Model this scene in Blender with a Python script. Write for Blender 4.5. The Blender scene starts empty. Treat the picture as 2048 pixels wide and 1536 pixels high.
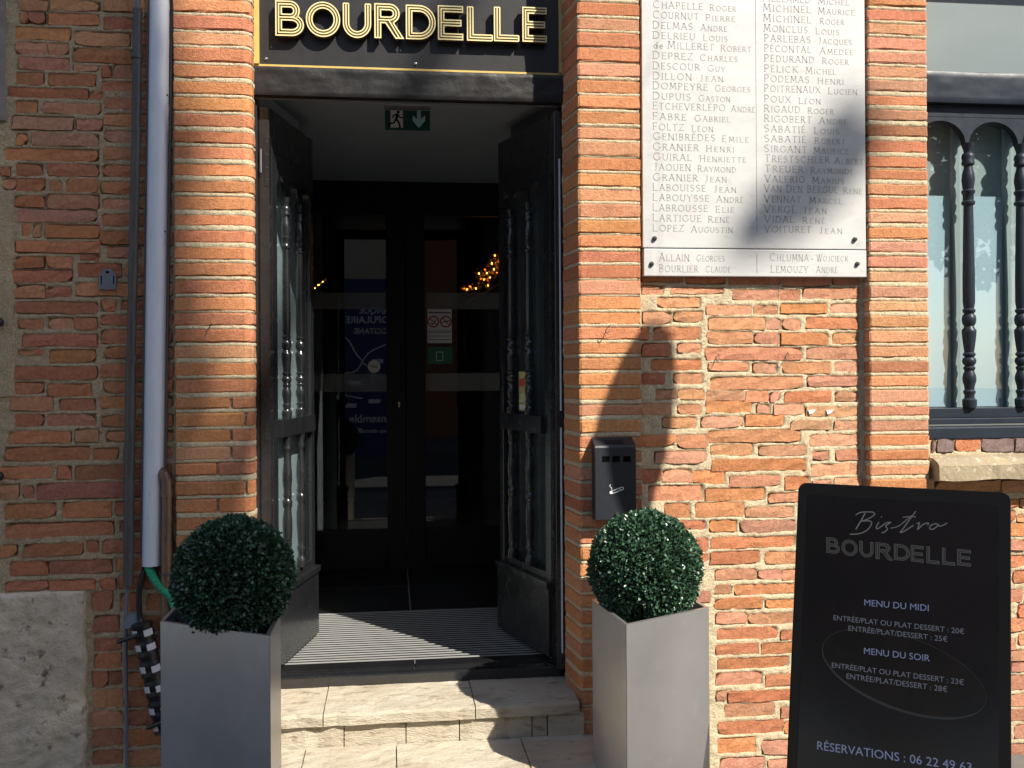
import bpy, bmesh, math, random
import numpy as np
from mathutils import Vector, Matrix
rnd = random.Random(11)
nrg = np.random.default_rng(5)
R_ = math.radians
SC = bpy.context.scene
COL = SC.collection

# ------------------------------------------------------------------ camera
FPX, YAW, ROLL, HORY = 1950.0, R_(7.0), R_(0.35), 735.0
CAM = Vector((0.0, -3.75, 1.6))
cd = bpy.data.cameras.new('camera'); cam = bpy.data.objects.new('camera', cd); COL.objects.link(cam)
cam.location = CAM
cam.rotation_mode = 'QUATERNION'
cam.rotation_quaternion = (Matrix.Rotation(-YAW, 3, 'Z') @ Matrix.Rotation(R_(90), 3, 'X') @ Matrix.Rotation(-ROLL, 3, 'Z')).to_quaternion()
cd.sensor_width = 36.0; cd.lens = FPX / 2048 * 36.0
cd.shift_y = -(768 - HORY) / 2048.0
cd.clip_end = 500; cd.clip_start = 0.02
SC.camera = cam

# ------------------------------------------------------------------ sky, sun, exposure
SUN_TRAVEL = Vector((-0.80, 1.0, -1.20))
tosun = -SUN_TRAVEL.normalized()
elev = math.asin(tosun.z); azim = math.atan2(tosun.x, tosun.y)
w = bpy.data.worlds.new('World'); SC.world = w; w.use_nodes = True
wn = w.node_tree.nodes; wl = w.node_tree.links
sky = wn.new('ShaderNodeTexSky'); sky.sky_type = 'NISHITA'; sky.sun_disc = False
sky.sun_elevation = elev; sky.sun_rotation = azim
wl.new(sky.outputs[0], wn['Background'].inputs[0]); wn['Background'].inputs[1].default_value = 0.10
sd = bpy.data.lights.new('sun', 'SUN'); sun = bpy.data.objects.new('sun', sd); COL.objects.link(sun)
sd.energy = 5.0; sd.angle = R_(0.53); sd.color = (1.0, 0.94, 0.82)
sun.rotation_mode = 'QUATERNION'; sun.rotation_quaternion = SUN_TRAVEL.to_track_quat('-Z', 'Y')
sun.location = (8, -10, 14)
vs = SC.view_settings
vs.view_transform = 'Standard'; vs.look = 'None'; vs.exposure = 0.78; vs.gamma = 1.0; vs.use_curve_mapping = False

# ------------------------------------------------------------------ measuring helpers (photo pixel -> point on a plane of the place)
def ray(px, py):
    a, b = px - 1024.0, HORY - py
    c, s = math.cos(ROLL), math.sin(ROLL)
    a, b = a * c + b * s, -a * s + b * c
    return Vector((math.cos(YAW) * a / FPX + math.sin(YAW), -math.sin(YAW) * a / FPX + math.cos(YAW), b / FPX))
def PY(px, py, Y):
    d = ray(px, py); return CAM + d * ((Y - CAM.y) / d.y)
def PZ(px, py, z):
    d = ray(px, py); return CAM + d * ((z - CAM.z) / d.z)
def PP(px, py, o, n):
    d = ray(px, py); return CAM + d * ((o - CAM).dot(n) / d.dot(n))

# ------------------------------------------------------------------ object helpers
def tag(o, label=None, cat=None, group=None, kind=None):
    if label: o['label'] = label
    if cat: o['category'] = cat
    if group: o['group'] = group
    if kind: o['kind'] = kind
    return o
def thing(name, loc, label, cat, group=None, rot=None):
    o = bpy.data.objects.new(name, None); COL.objects.link(o)
    o.location = loc; o.empty_display_size = 0.1
    if rot is not None: o.rotation_euler = rot
    return tag(o, label, cat, group)
def meshobj(name, me, parent=None, loc=None, label=None, kind=None):
    o = bpy.data.objects.new(name, me); COL.objects.link(o)
    if parent is not None: o.parent = parent
    if loc is not None: o.location = loc
    if label: o['label'] = label
    if kind: o['kind'] = kind
    return o
def copy_tree(o, parent=None):
    c = o.copy(); COL.objects.link(c)
    if parent is not None: c.parent = parent
    for ch in list(o.children): copy_tree(ch, c)
    return c

class MB:
    def __init__(s, origin=(0, 0, 0)):
        s.v = []; s.f = []; s.m = []; s.o = Vector(origin)
    def add(s, vs, fs, mi=0):
        b = len(s.v)
        s.v += [tuple(Vector(p) - s.o) for p in vs]
        s.f += [tuple(b + i for i in f) for f in fs]; s.m += [mi] * len(fs)
    def box(s, lo, hi, mi=0, M=None, bev=0.0):
        (x0, y0, z0), (x1, y1, z1) = lo, hi
        if bev <= 0:
            vs = [(x0,y0,z0),(x1,y0,z0),(x1,y1,z0),(x0,y1,z0),(x0,y0,z1),(x1,y0,z1),(x1,y1,z1),(x0,y1,z1)]
            fs = [(3,2,1,0),(4,5,6,7),(0,1,5,4),(1,2,6,5),(2,3,7,6),(3,0,4,7)]
        else:
            bm = bmesh.new(); bmesh.ops.create_cube(bm, size=1)
            for v in bm.verts:
                v.co = Vector(((x0 + x1) / 2 + v.co.x * (x1 - x0), (y0 + y1) / 2 + v.co.y * (y1 - y0), (z0 + z1) / 2 + v.co.z * (z1 - z0)))
            bmesh.ops.bevel(bm, geom=bm.edges[:], offset=bev, segments=2, affect='EDGES', profile=0.6)
            bm.verts.index_update()
            vs = [v.co.copy() for v in bm.verts]; fs = [[v.index for v in f.verts] for f in bm.faces]; bm.free()
        if M is not None: vs = [M @ Vector(p) for p in vs]
        s.add(vs, fs, mi)
    def tube(s, pts, r, seg=10, mi=0, cap=True, r2=None):
        pts = [Vector(p) for p in pts]; n = len(pts)
        rs = r if isinstance(r, (list, tuple)) else [r] * n
        up = None; vs = []; fs = []
        for i, p in enumerate(pts):
            t = (pts[min(i + 1, n - 1)] - pts[max(i - 1, 0)]).normalized()
            if up is None:
                up = t.orthogonal().normalized()
            up = (up - t * up.dot(t)).normalized(); sd_ = t.cross(up)
            for k in range(seg):
                a = 2 * math.pi * k / seg
                vs.append(p + up * math.cos(a) * rs[i] + sd_ * math.sin(a) * rs[i])
        for i in range(n - 1):
            for k in range(seg):
                k2 = (k + 1) % seg
                fs.append((i * seg + k, i * seg + k2, (i + 1) * seg + k2, (i + 1) * seg + k))
        if cap:
            fs.append(tuple(range(seg - 1, -1, -1))); fs.append(tuple((n - 1) * seg + k for k in range(seg)))
        s.add(vs, fs, mi)
    def lathe(s, prof, c=(0, 0, 0), seg=14, mi=0, axis='z', sy=1.0):
        vs = []; fs = []; n = len(prof)
        for (h, r) in prof:
            for k in range(seg):
                a = 2 * math.pi * k / seg
                u, v_ = r * math.cos(a), r * math.sin(a) * sy
                p = {'z': (u, v_, h), 'y': (u, h, v_), 'x': (h, u, v_)}[axis]
                vs.append((c[0] + p[0], c[1] + p[1], c[2] + p[2]))
        for i in range(n - 1):
            for k in range(seg):
                k2 = (k + 1) % seg
                fs.append((i * seg + k, i * seg + k2, (i + 1) * seg + k2, (i + 1) * seg + k))
        fs.append(tuple(range(seg - 1, -1, -1))); fs.append(tuple((n - 1) * seg + k for k in range(seg)))
        s.add(vs, fs, mi)
    def ribbon(s, pts, wd, y0, y1, fn, closed=False, mi=0):
        """mitred strip in a (u,v) plane, from depth y0 (front) to y1 (back); fn(u,v,y)->3D"""
        P = [Vector((p[0], p[1])) for p in pts]
        Q = [P[0]]
        for p in P[1:]:
            if (p - Q[-1]).length > 1e-6: Q.append(p)
        if closed and (Q[0] - Q[-1]).length < 1e-6: Q.pop()
        P = Q; n = len(P)
        if n < 2: return
        L = []; Rr = []
        for i in range(n):
            if closed: a, b = P[i - 1], P[(i + 1) % n]
            else: a, b = P[max(i - 1, 0)], P[min(i + 1, n - 1)]
            d1 = (P[i] - a); d2 = (b - P[i])
            if d1.length < 1e-9: d1 = d2
            if d2.length < 1e-9: d2 = d1
            d1 = d1.normalized(); d2 = d2.normalized()
            n1 = Vector((-d1.y, d1.x)); n2 = Vector((-d2.y, d2.x))
            m = n1 + n2
            m = n1 if m.length < 1e-3 else m.normalized()
            k = 1.0 / max(0.4, m.dot(n1))
            wi = wd[i] if isinstance(wd, (list, tuple)) else wd
            L.append(P[i] + m * (wi / 2 * k)); Rr.append(P[i] - m * (wi / 2 * k))
        vs = []; fs = []
        for i in range(n):
            vs += [fn(L[i].x, L[i].y, y0), fn(Rr[i].x, Rr[i].y, y0)]
            if y1 is not None: vs += [fn(L[i].x, L[i].y, y1), fn(Rr[i].x, Rr[i].y, y1)]
        st = 2 if y1 is None else 4
        rng = range(n) if closed else range(n - 1)
        for i in rng:
            a = i * st; b = ((i + 1) % n) * st
            fs.append((a, a + 1, b + 1, b))
            if y1 is not None:
                fs.append((a + 2, a, b, b + 2)); fs.append((a + 1, a + 3, b + 3, b + 1))
        if y1 is not None and not closed:
            fs.append((0, 2, 3, 1)); e = (n - 1) * 4; fs.append((e, e + 1, e + 3, e + 2))
        s.add(vs, fs, mi)
    def poly(s, pts, y0, y1, fn, mi=0):
        n = len(pts)
        vs = [fn(u, v, y0) for u, v in pts]
        if y1 is None:
            s.add(vs, [tuple(range(n))], mi); return
        vs += [fn(u, v, y1) for u, v in pts]
        fs = [tuple(range(n)), tuple(range(2 * n - 1, n - 1, -1))] + [(i, (i + 1) % n, n + (i + 1) % n, n + i) for i in range(n)]
        s.add(vs, fs, mi)
    def build(s, name, mats, parent=None, smooth=False, label=None, kind=None, loc=None, fixn=True):
        me = bpy.data.meshes.new(name); me.from_pydata(s.v, [], s.f)
        if not isinstance(mats, (list, tuple)): mats = [mats]
        for m in mats: me.materials.append(m)
        if len(mats) > 1: me.polygons.foreach_set('material_index', s.m)
        if fixn:
            bm = bmesh.new(); bm.from_mesh(me); bmesh.ops.recalc_face_normals(bm, faces=bm.faces[:]); bm.to_mesh(me); bm.free()
        if smooth:
            me.polygons.foreach_set('use_smooth', [True] * len(me.polygons))
            try: me.set_sharp_from_angle(angle=R_(40))
            except Exception: pass
        me.update()
        return meshobj(name, me, parent, loc, label, kind)

# ------------------------------------------------------------------ materials
def nodes_of(m):
    m.use_nodes = True
    nt = m.node_tree
    return nt, nt.nodes, nt.links, nt.nodes['Principled BSDF']
def mk(name, c1, c2=None, scale=8.0, rough=0.6, metal=0.0, bump=None, detail=6.0, spec=0.5, c3=None, s3=40.0, t3=(0.6, 0.7), objcol=False,
       stretch=None, rvar=0.0, aniso=0.0, coat=0.0):
    """base colour mixed c1/c2 by noise in place, flecks c3, bump = [(strength, distance, scale), ...]"""
    m = bpy.data.materials.new(name); nt, N, L, B = nodes_of(m)
    geo = N.new('ShaderNodeNewGeometry'); pos = geo.outputs['Position']
    if stretch:
        mp = N.new('ShaderNodeVectorMath'); mp.operation = 'MULTIPLY'; mp.inputs[1].default_value = stretch
        L.new(pos, mp.inputs[0]); pos = mp.outputs[0]
    def noise(sc, det=detail, rg=0.6):
        n = N.new('ShaderNodeTexNoise'); n.inputs['Scale'].default_value = sc; n.inputs['Detail'].default_value = det
        n.inputs['Roughness'].default_value = rg; L.new(pos, n.inputs['Vector']); return n.outputs['Fac']
    def ramp(src, a, b):
        r = N.new('ShaderNodeMapRange'); r.inputs['From Min'].default_value = a; r.inputs['From Max'].default_value = b
        L.new(src, r.inputs['Value']); return r.outputs[0]
    def mix(fac, A, Bc, mode='MIX'):
        x = N.new('ShaderNodeMix'); x.data_type = 'RGBA'; x.blend_type = mode
        if isinstance(fac, float): x.inputs[0].default_value = fac
        else: L.new(fac, x.inputs[0])
        for i, c in ((6, A), (7, Bc)):
            if isinstance(c, (tuple, list)): x.inputs[i].default_value = (*c[:3], 1)
            else: L.new(c, x.inputs[i])
        return x.outputs[2]
    col = c1
    if c2 is not None: col = mix(ramp(noise(scale), 0.35, 0.65), c1, c2)
    if objcol:
        oi = N.new('ShaderNodeObjectInfo'); col = mix(1.0, col if not isinstance(col, tuple) else col, oi.outputs['Color'], 'MULTIPLY')
    if c3 is not None: col = mix(ramp(noise(s3, 3.0), *t3), col, c3)
    if isinstance(col, tuple): B.inputs['Base Color'].default_value = (*col[:3], 1)
    else: L.new(col, B.inputs['Base Color'])
    B.inputs['Roughness'].default_value = rough; B.inputs['Metallic'].default_value = metal
    B.inputs['Specular IOR Level'].default_value = spec
    if coat: B.inputs['Coat Weight'].default_value = coat; B.inputs['Coat Roughness'].default_value = 0.15
    if rvar:
        r = N.new('ShaderNodeMapRange'); r.inputs['To Min'].default_value = max(0.02, rough - rvar); r.inputs['To Max'].default_value = min(1, rough + rvar)
        r.inputs['From Min'].default_value = 0.3; r.inputs['From Max'].default_value = 0.7
        L.new(noise(scale * 1.7), r.inputs['Value']); L.new(r.outputs[0], B.inputs['Roughness'])
    if aniso: B.inputs['Anisotropic'].default_value = aniso
    if bump:
        prev = None
        for st, dist, sc in bump:
            b = N.new('ShaderNodeBump'); b.inputs['Strength'].default_value = st; b.inputs['Distance'].default_value = dist
            L.new(noise(sc, 8.0, 0.65), b.inputs['Height'])
            if prev is not None: L.new(prev, b.inputs['Normal'])
            prev = b.outputs[0]
        L.new(prev, B.inputs['Normal'])
    return m
def glassmat(name, tint=(1, 1, 1), ior=1.5, rough=0.0, gain=1.0):
    m = bpy.data.materials.new(name); nt, N, L, B = nodes_of(m); N.remove(B)
    out = N['Material Output']
    tr = N.new('ShaderNodeBsdfTransparent'); tr.inputs[0].default_value = (*tint, 1)
    gl = N.new('ShaderNodeBsdfGlossy'); gl.inputs['Roughness'].default_value = rough
    ge = N.new('ShaderNodeNewGeometry'); dt = N.new('ShaderNodeVectorMath'); dt.operation = 'DOT_PRODUCT'; L.new(ge.outputs['Incoming'], dt.inputs[0]); L.new(ge.outputs['Normal'], dt.inputs[1])
    ab = N.new('ShaderNodeMath'); ab.operation = 'ABSOLUTE'; L.new(dt.outputs['Value'], ab.inputs[0])
    om = N.new('ShaderNodeMath'); om.operation = 'SUBTRACT'; om.inputs[0].default_value = 1.0; L.new(ab.outputs[0], om.inputs[1])
    pw = N.new('ShaderNodeMath'); pw.operation = 'POWER'; pw.inputs[1].default_value = 5.0; L.new(om.outputs[0], pw.inputs[0])
    f0 = ((ior - 1) / (ior + 1)) ** 2
    fr = N.new('ShaderNodeMath'); fr.operation = 'MULTIPLY_ADD'; fr.inputs[1].default_value = 1 - f0; fr.inputs[2].default_value = f0; L.new(pw.outputs[0], fr.inputs[0])
    mu = N.new('ShaderNodeMath'); mu.operation = 'MULTIPLY'; mu.inputs[1].default_value = gain; mu.use_clamp = True
    mx = N.new('ShaderNodeMixShader')
    L.new(fr.outputs[0], mu.inputs[0]); L.new(mu.outputs[0], mx.inputs[0]); L.new(tr.outputs[0], mx.inputs[1]); L.new(gl.outputs[0], mx.inputs[2])
    L.new(mx.outputs[0], out.inputs[0]); return m
def filmmat(name, col, alpha):
    m = bpy.data.materials.new(name); nt, N, L, B = nodes_of(m); out = N['Material Output']
    tr = N.new('ShaderNodeBsdfTransparent'); mx = N.new('ShaderNodeMixShader'); mx.inputs[0].default_value = alpha
    B.inputs['Base Color'].default_value = (*col, 1); B.inputs['Roughness'].default_value = 0.5
    L.new(tr.outputs[0], mx.inputs[1]); L.new(B.outputs[0], mx.inputs[2]); L.new(mx.outputs[0], out.inputs[0]); return m
def emit(name, col, strength, base=(0.01, 0.01, 0.01)):
    m = bpy.data.materials.new(name); nt, N, L, B = nodes_of(m)
    B.inputs['Base Color'].default_value = (*base, 1); B.inputs['Roughness'].default_value = 0.3
    B.inputs['Emission Color'].default_value = (*col, 1); B.inputs['Emission Strength'].default_value = strength; return m

M = {}
M['brick'] = mk('fired_brick', (1.12, 1.14, 1.16), (0.82, 0.78, 0.77), 70, 0.9, bump=[(0.5, 0.005, 75), (1.0, 0.006, 180)], spec=0.2, objcol=True,
                c3=(0.47, 0.37, 0.25), s3=75, t3=(0.66, 0.80))
M['mortar'] = mk('lime_mortar', (0.80, 0.66, 0.44), (0.60, 0.48, 0.31), 110, 0.95, bump=[(1.0, 0.012, 90), (1.0, 0.006, 240)], spec=0.1,
                 c3=(0.84, 0.72, 0.52), s3=160, t3=(0.52, 0.66))
M['warmmortar'] = mk('shade_warmed_mortar', (0.68, 0.51, 0.32), (0.50, 0.365, 0.22), 110, 0.95, bump=[(1.0, 0.012, 90), (1.0, 0.006, 240)], spec=0.1, c3=(0.74, 0.60, 0.41), s3=160, t3=(0.52, 0.66))  # lime mortar tinted brown, warm bounce in the left wall's shade put into colour
M['cement'] = mk('old_cement', (0.33, 0.29, 0.24), (0.26, 0.22, 0.18), 12, 0.95, bump=[(0.8, 0.008, 60), (0.6, 0.003, 250)], spec=0.1)
M['limestone'] = mk('limestone', (0.56, 0.505, 0.405), (0.43, 0.37, 0.28), 6, 0.8, bump=[(0.9, 0.010, 30), (0.7, 0.004, 120)], spec=0.25,
                    c3=(0.27, 0.21, 0.15), s3=22, t3=(0.56, 0.74), stretch=(0.6, 1, 1.6))
M['stoneblock'] = mk('weathered_stone', (0.78, 0.64, 0.48), (0.62, 0.50, 0.37), 12, 0.92, bump=[(0.8, 0.010, 35), (0.9, 0.006, 120)], spec=0.15,
                     c3=(0.20, 0.16, 0.12), s3=20, t3=(0.60, 0.72))
M['pavement'] = mk('grey_paving', (0.16, 0.15, 0.14), (0.12, 0.113, 0.105), 3, 0.9, bump=[(0.4, 0.004, 60)], spec=0.2)
M['blackwood'] = mk('black_painted_wood', (0.012, 0.013, 0.015), (0.017, 0.018, 0.020), 9, 0.24, bump=[(0.2, 0.003, 35), (0.15, 0.001, 220)], rvar=0.08, spec=0.65, coat=0.5,
                    c3=(0.09, 0.085, 0.08), s3=85, t3=(0.74, 0.80))
M['blueblack'] = mk('blue_black_painted_wood', (0.016, 0.022, 0.034), (0.020, 0.027, 0.040), 12, 0.42, bump=[(0.25, 0.002, 60)], rvar=0.06, spec=0.25, c3=(0.30, 0.32, 0.35), s3=120, t3=(0.76, 0.80))
M['sillstone'] = mk('tan_sill_stone', (0.36, 0.29, 0.19), (0.28, 0.23, 0.16), 8, 0.85, bump=[(0.8, 0.008, 40), (0.7, 0.003, 150)], spec=0.2, c3=(0.55, 0.49, 0.38), s3=30, t3=(0.58, 0.7))
M['beam'] = mk('thick_black_paint', (0.016, 0.015, 0.015), (0.021, 0.019, 0.019), 10, 0.42, bump=[(0.22, 0.008, 24), (0.22, 0.004, 80)], rvar=0.12, spec=0.35)
M['signblack'] = mk('sign_black_panel', (0.017, 0.016, 0.017), (0.022, 0.021, 0.022), 30, 0.42, bump=[(0.1, 0.001, 200)], c3=(0.09, 0.085, 0.08), s3=150, t3=(0.77, 0.82))
M['gold'] = mk('gold_trim', (0.62, 0.44, 0.13), (0.54, 0.38, 0.11), 20, 0.45, metal=0.0)
M['goldline'] = mk('pale_gold_line', (0.80, 0.68, 0.36), None, rough=0.45)
M['olive'] = mk('dark_brass', (0.13, 0.085, 0.022), (0.10, 0.065, 0.018), 30, 0.45, metal=0.3)
M['steel'] = mk('brushed_steel', (0.60, 0.59, 0.60), (0.55, 0.54, 0.55), 2.2, 0.38, metal=0.86, rvar=0.06, aniso=0.3, bump=[(0.02, 0.001, 300)], c3=(0.66, 0.66, 0.675), s3=12, t3=(0.58, 0.9))
M['steeledge'] = mk('steel_edge', (0.60, 0.60, 0.60), None, rough=0.25, metal=1.0)
M['marble'] = mk('white_marble', (0.575, 0.565, 0.555), (0.50, 0.495, 0.49), 5, 0.42, bump=[(0.08, 0.001, 160)], stretch=(1.0, 1, 2.2), c3=(0.40, 0.395, 0.39), s3=13, t3=(0.60, 0.86))
M['engraved'] = mk('engraved_grey', (0.25, 0.245, 0.24), (0.37, 0.365, 0.36), 60, 0.7)
M['bolt'] = mk('dark_bolt', (0.06, 0.055, 0.05), None, rough=0.4, metal=0.6)
M['pvc'] = mk('white_grey_plastic', (0.70, 0.72, 0.78), (0.66, 0.68, 0.74), 10, 0.42, bump=[(0.08, 0.001, 40)], stretch=(3, 3, 0.6), c3=(0.34, 0.33, 0.33), s3=9, t3=(0.62, 0.8))
M['pvcdark'] = mk('duct_base', (0.13, 0.12, 0.12), None, rough=0.5)
M['darkpipe'] = mk('dark_grey_pipe', (0.060, 0.055, 0.050), (0.09, 0.082, 0.075), 20, 0.45, stretch=(3, 3, 0.6), bump=[(0.2, 0.002, 50)])
M['copper'] = mk('tarnished_copper', (0.27, 0.17, 0.10), (0.17, 0.11, 0.075), 14, 0.5, metal=0.6, stretch=(2, 2, 0.6), c3=(0.10, 0.06, 0.05), s3=25, t3=(0.55, 0.7))
M['green'] = mk('green_plastic', (0.05, 0.42, 0.23), (0.045, 0.36, 0.20), 30, 0.45)
M['blackplastic'] = mk('black_plastic', (0.013, 0.013, 0.015), None, rough=0.4)
M['greyplastic'] = mk('grey_plastic', (0.16, 0.175, 0.205), (0.14, 0.15, 0.18), 40, 0.5)
M['whitetag'] = mk('white_tag', (0.62, 0.60, 0.62), None, rough=0.5)
M['ashtray'] = mk('anthracite_powder_coat', (0.018, 0.020, 0.026), (0.022, 0.024, 0.030), 60, 0.42, bump=[(0.08, 0.0006, 700)])
M['hole'] = mk('dark_hole', (0.004, 0.004, 0.004), None, rough=0.9, spec=0.0)
M['white'] = mk('white_print', (0.78, 0.78, 0.78), None, rough=0.5)
M['ceil'] = mk('vestibule_paint', (0.30, 0.335, 0.37), (0.28, 0.31, 0.345), 4, 0.85)
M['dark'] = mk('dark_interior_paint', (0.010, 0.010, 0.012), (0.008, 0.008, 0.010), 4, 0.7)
M['darkjoin'] = mk('black_lacquer_joinery', (0.005, 0.005, 0.006), None, rough=0.45, spec=0.3)
M['tile'] = mk('black_floor_tile', (0.008, 0.008, 0.009), (0.012, 0.012, 0.013), 8, 0.32)
M['grout'] = mk('pale_joint', (0.42, 0.40, 0.38), None, rough=0.8)
M['alu'] = mk('aluminium_slat', (0.40, 0.40, 0.395), None, rough=0.4, metal=0.25)
M['matfill'] = mk('black_mat_fibre', (0.010, 0.010, 0.010), None, rough=0.95, spec=0.05)
M['leaf'] = mk('box_leaf', (0.026, 0.066, 0.038), (0.040, 0.094, 0.052), 120, 0.34, spec=0.6)
M['leaf2'] = mk('box_leaf_pale', (0.065, 0.145, 0.065), (0.05, 0.115, 0.065), 120, 0.30, spec=0.6)
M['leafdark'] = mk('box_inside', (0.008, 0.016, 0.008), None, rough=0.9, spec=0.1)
M['treeleaf'] = mk('plane_tree_leaf', (0.05, 0.10, 0.025), (0.08, 0.13, 0.03), 6, 0.55)
M['bark'] = mk('tree_bark', (0.20, 0.16, 0.11), (0.30, 0.26, 0.19), 5, 0.9, bump=[(0.6, 0.02, 20)])
M['glass'] = glassmat('window_glass', (0.93, 0.96, 0.95), 1.5, 0.0, 2.4)
M['doorglass'] = glassmat('door_glass', (0.84, 0.88, 0.88), 1.5, 0.0, 1.5)
M['bulbglass'] = glassmat('amber_bulb_glass', (0.95, 0.62, 0.25), 2.2, 0.08, 1.6)
M['band'] = filmmat('frosted_band', (0.62, 0.62, 0.56), 0.15)
M['film'] = mk('pale_window_film', (0.43, 0.55, 0.65), (0.38, 0.51, 0.61), 1.5, 0.5, stretch=(3, 3, 0.7))
M['greyblue'] = mk('pale_grey_blue', (0.40, 0.46, 0.485), (0.37, 0.43, 0.455), 3, 0.9, stretch=(6, 6, 0.5))
M['shadedwall'] = mk('shade_painted_vestibule_wall', (0.10, 0.11, 0.125), (0.085, 0.095, 0.11), 3, 0.7)  # pale wall paint darkened, the right side's shade put into its colour
M['road'] = mk('asphalt', (0.05, 0.05, 0.052), (0.038, 0.038, 0.04), 2, 0.9, bump=[(0.4, 0.003, 90)])
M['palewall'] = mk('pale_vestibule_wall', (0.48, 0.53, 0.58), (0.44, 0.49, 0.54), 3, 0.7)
M['transom'] = mk('grey_transom_panel', (0.17, 0.205, 0.215), (0.15, 0.185, 0.195), 2, 0.4, stretch=(1, 1, 3))
M['bulb'] = emit('glowing_filament', (1.0, 0.58, 0.20), 14.0)
M['screen'] = mk('dark_screen', (0.0055, 0.005, 0.006), (0.008, 0.0065, 0.0075), 3, 0.14, spec=0.22, c3=(0.06, 0.06, 0.06), s3=160, t3=(0.80, 0.84))
M['bezel'] = mk('black_bezel', (0.007, 0.006, 0.006), None, rough=0.3, spec=0.18)
M['txtblue'] = emit('screen_text_blue', (0.068, 0.082, 0.15), 0.85)
M['txtgrey'] = emit('screen_text_grey', (0.058, 0.058, 0.058), 0.75)
M['txtdim'] = emit('screen_text_dim', (0.058, 0.061, 0.085), 0.75)
M['dish'] = emit('screen_dish_rim', (0.0040, 0.0045, 0.0070), 0.30)
M['dishfill'] = mk('screen_dish_picture', (0.008, 0.0065, 0.006), (0.0055, 0.0052, 0.006), 9, 0.16, spec=0.22)
M['exitgreen'] = mk('exit_sign_green', (0.012, 0.06, 0.05), None, rough=0.3)
M['exitwhite'] = mk('exit_sign_white', (0.62, 0.63, 0.60), None, rough=0.4)
M['exitblue'] = mk('exit_sign_arrow', (0.35, 0.60, 0.66), None, rough=0.4)
M['clear'] = mk('clear_plastic_rail', (0.22, 0.22, 0.23), None, rough=0.2)
M['red'] = mk('sign_red', (0.45, 0.03, 0.03), None, rough=0.5)
M['blackink'] = mk('black_ink', (0.03, 0.03, 0.03), None, rough=0.6)
M['paper'] = mk('notice_paper', (0.75, 0.74, 0.72), None, rough=0.5)
M['stickgreen'] = mk('sticker_green', (0.03, 0.16, 0.09), None, rough=0.5)
M['stickyellow'] = mk('sticker_yellow', (0.62, 0.55, 0.22), (0.30, 0.32, 0.10), 25, 0.5)
M['stickred'] = mk('sticker_red', (0.55, 0.06, 0.05), None, rough=0.5)
M['tire'] = mk('round_sticker_cream', (0.72, 0.66, 0.55), None, rough=0.5)
M['adblue'] = mk('advert_blue', (0.018, 0.027, 0.11), (0.03, 0.045, 0.17), 0.8, 0.4)
M['plaster'] = mk('beige_plaster', (0.62, 0.52, 0.38), (0.55, 0.46, 0.33), 1.5, 0.9)
M['farbrick'] = mk('far_brick', (0.36, 0.14, 0.08), (0.27, 0.10, 0.06), 3, 0.9, stretch=(0.6, 0.6, 9.0))
M['shadowcloth'] = mk('shadow_cloth', (0.30, 0.05, 0.05), None, rough=0.8)
M['wire'] = mk('dark_wire', (0.05, 0.04, 0.035), None, rough=0.5, metal=0.5)
M['lime_stain'] = mk('dark_timber', (0.05, 0.035, 0.025), None, rough=0.8)
# ------------------------------------------------------------------ ground and street behind the camera
g = MB(); g.box((-40, -4.6, -0.3), (40, 0.4, -0.04)); tag(g.build('pavement', M['pavement']), kind='structure')
g = MB(); g.box((-40, -60, -0.3), (40, -10.3, 0.0)); tag(g.build('far_pavement', M['pavement']), kind='structure')
g = MB(); g.box((-40, -10.3, -0.4), (40, -4.6, -0.12)); tag(g.build('road', M['road']), kind='structure')

# ------------------------------------------------------------------ masonry
PAL = {'o': (0.54, 0.225, 0.105), 's': (0.535, 0.25, 0.138), 'p': (0.53, 0.262, 0.160), 'r': (0.48, 0.19, 0.098), 'd': (0.38, 0.16, 0.093),
       'g': (0.42, 0.205, 0.13), 'b': (0.56, 0.235, 0.105), 't': (0.53, 0.275, 0.155), 'k': (0.19, 0.135, 0.12)}
def pick(weights):
    ks = list(weights); c = PAL[rnd.choices(ks, [weights[k] for k in ks])[0]]
    f = rnd.uniform(0.94, 1.20); return (c[0] * f, c[1] * f * rnd.uniform(0.92, 1.08), c[2] * f * rnd.uniform(0.9, 1.1), 1)

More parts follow.
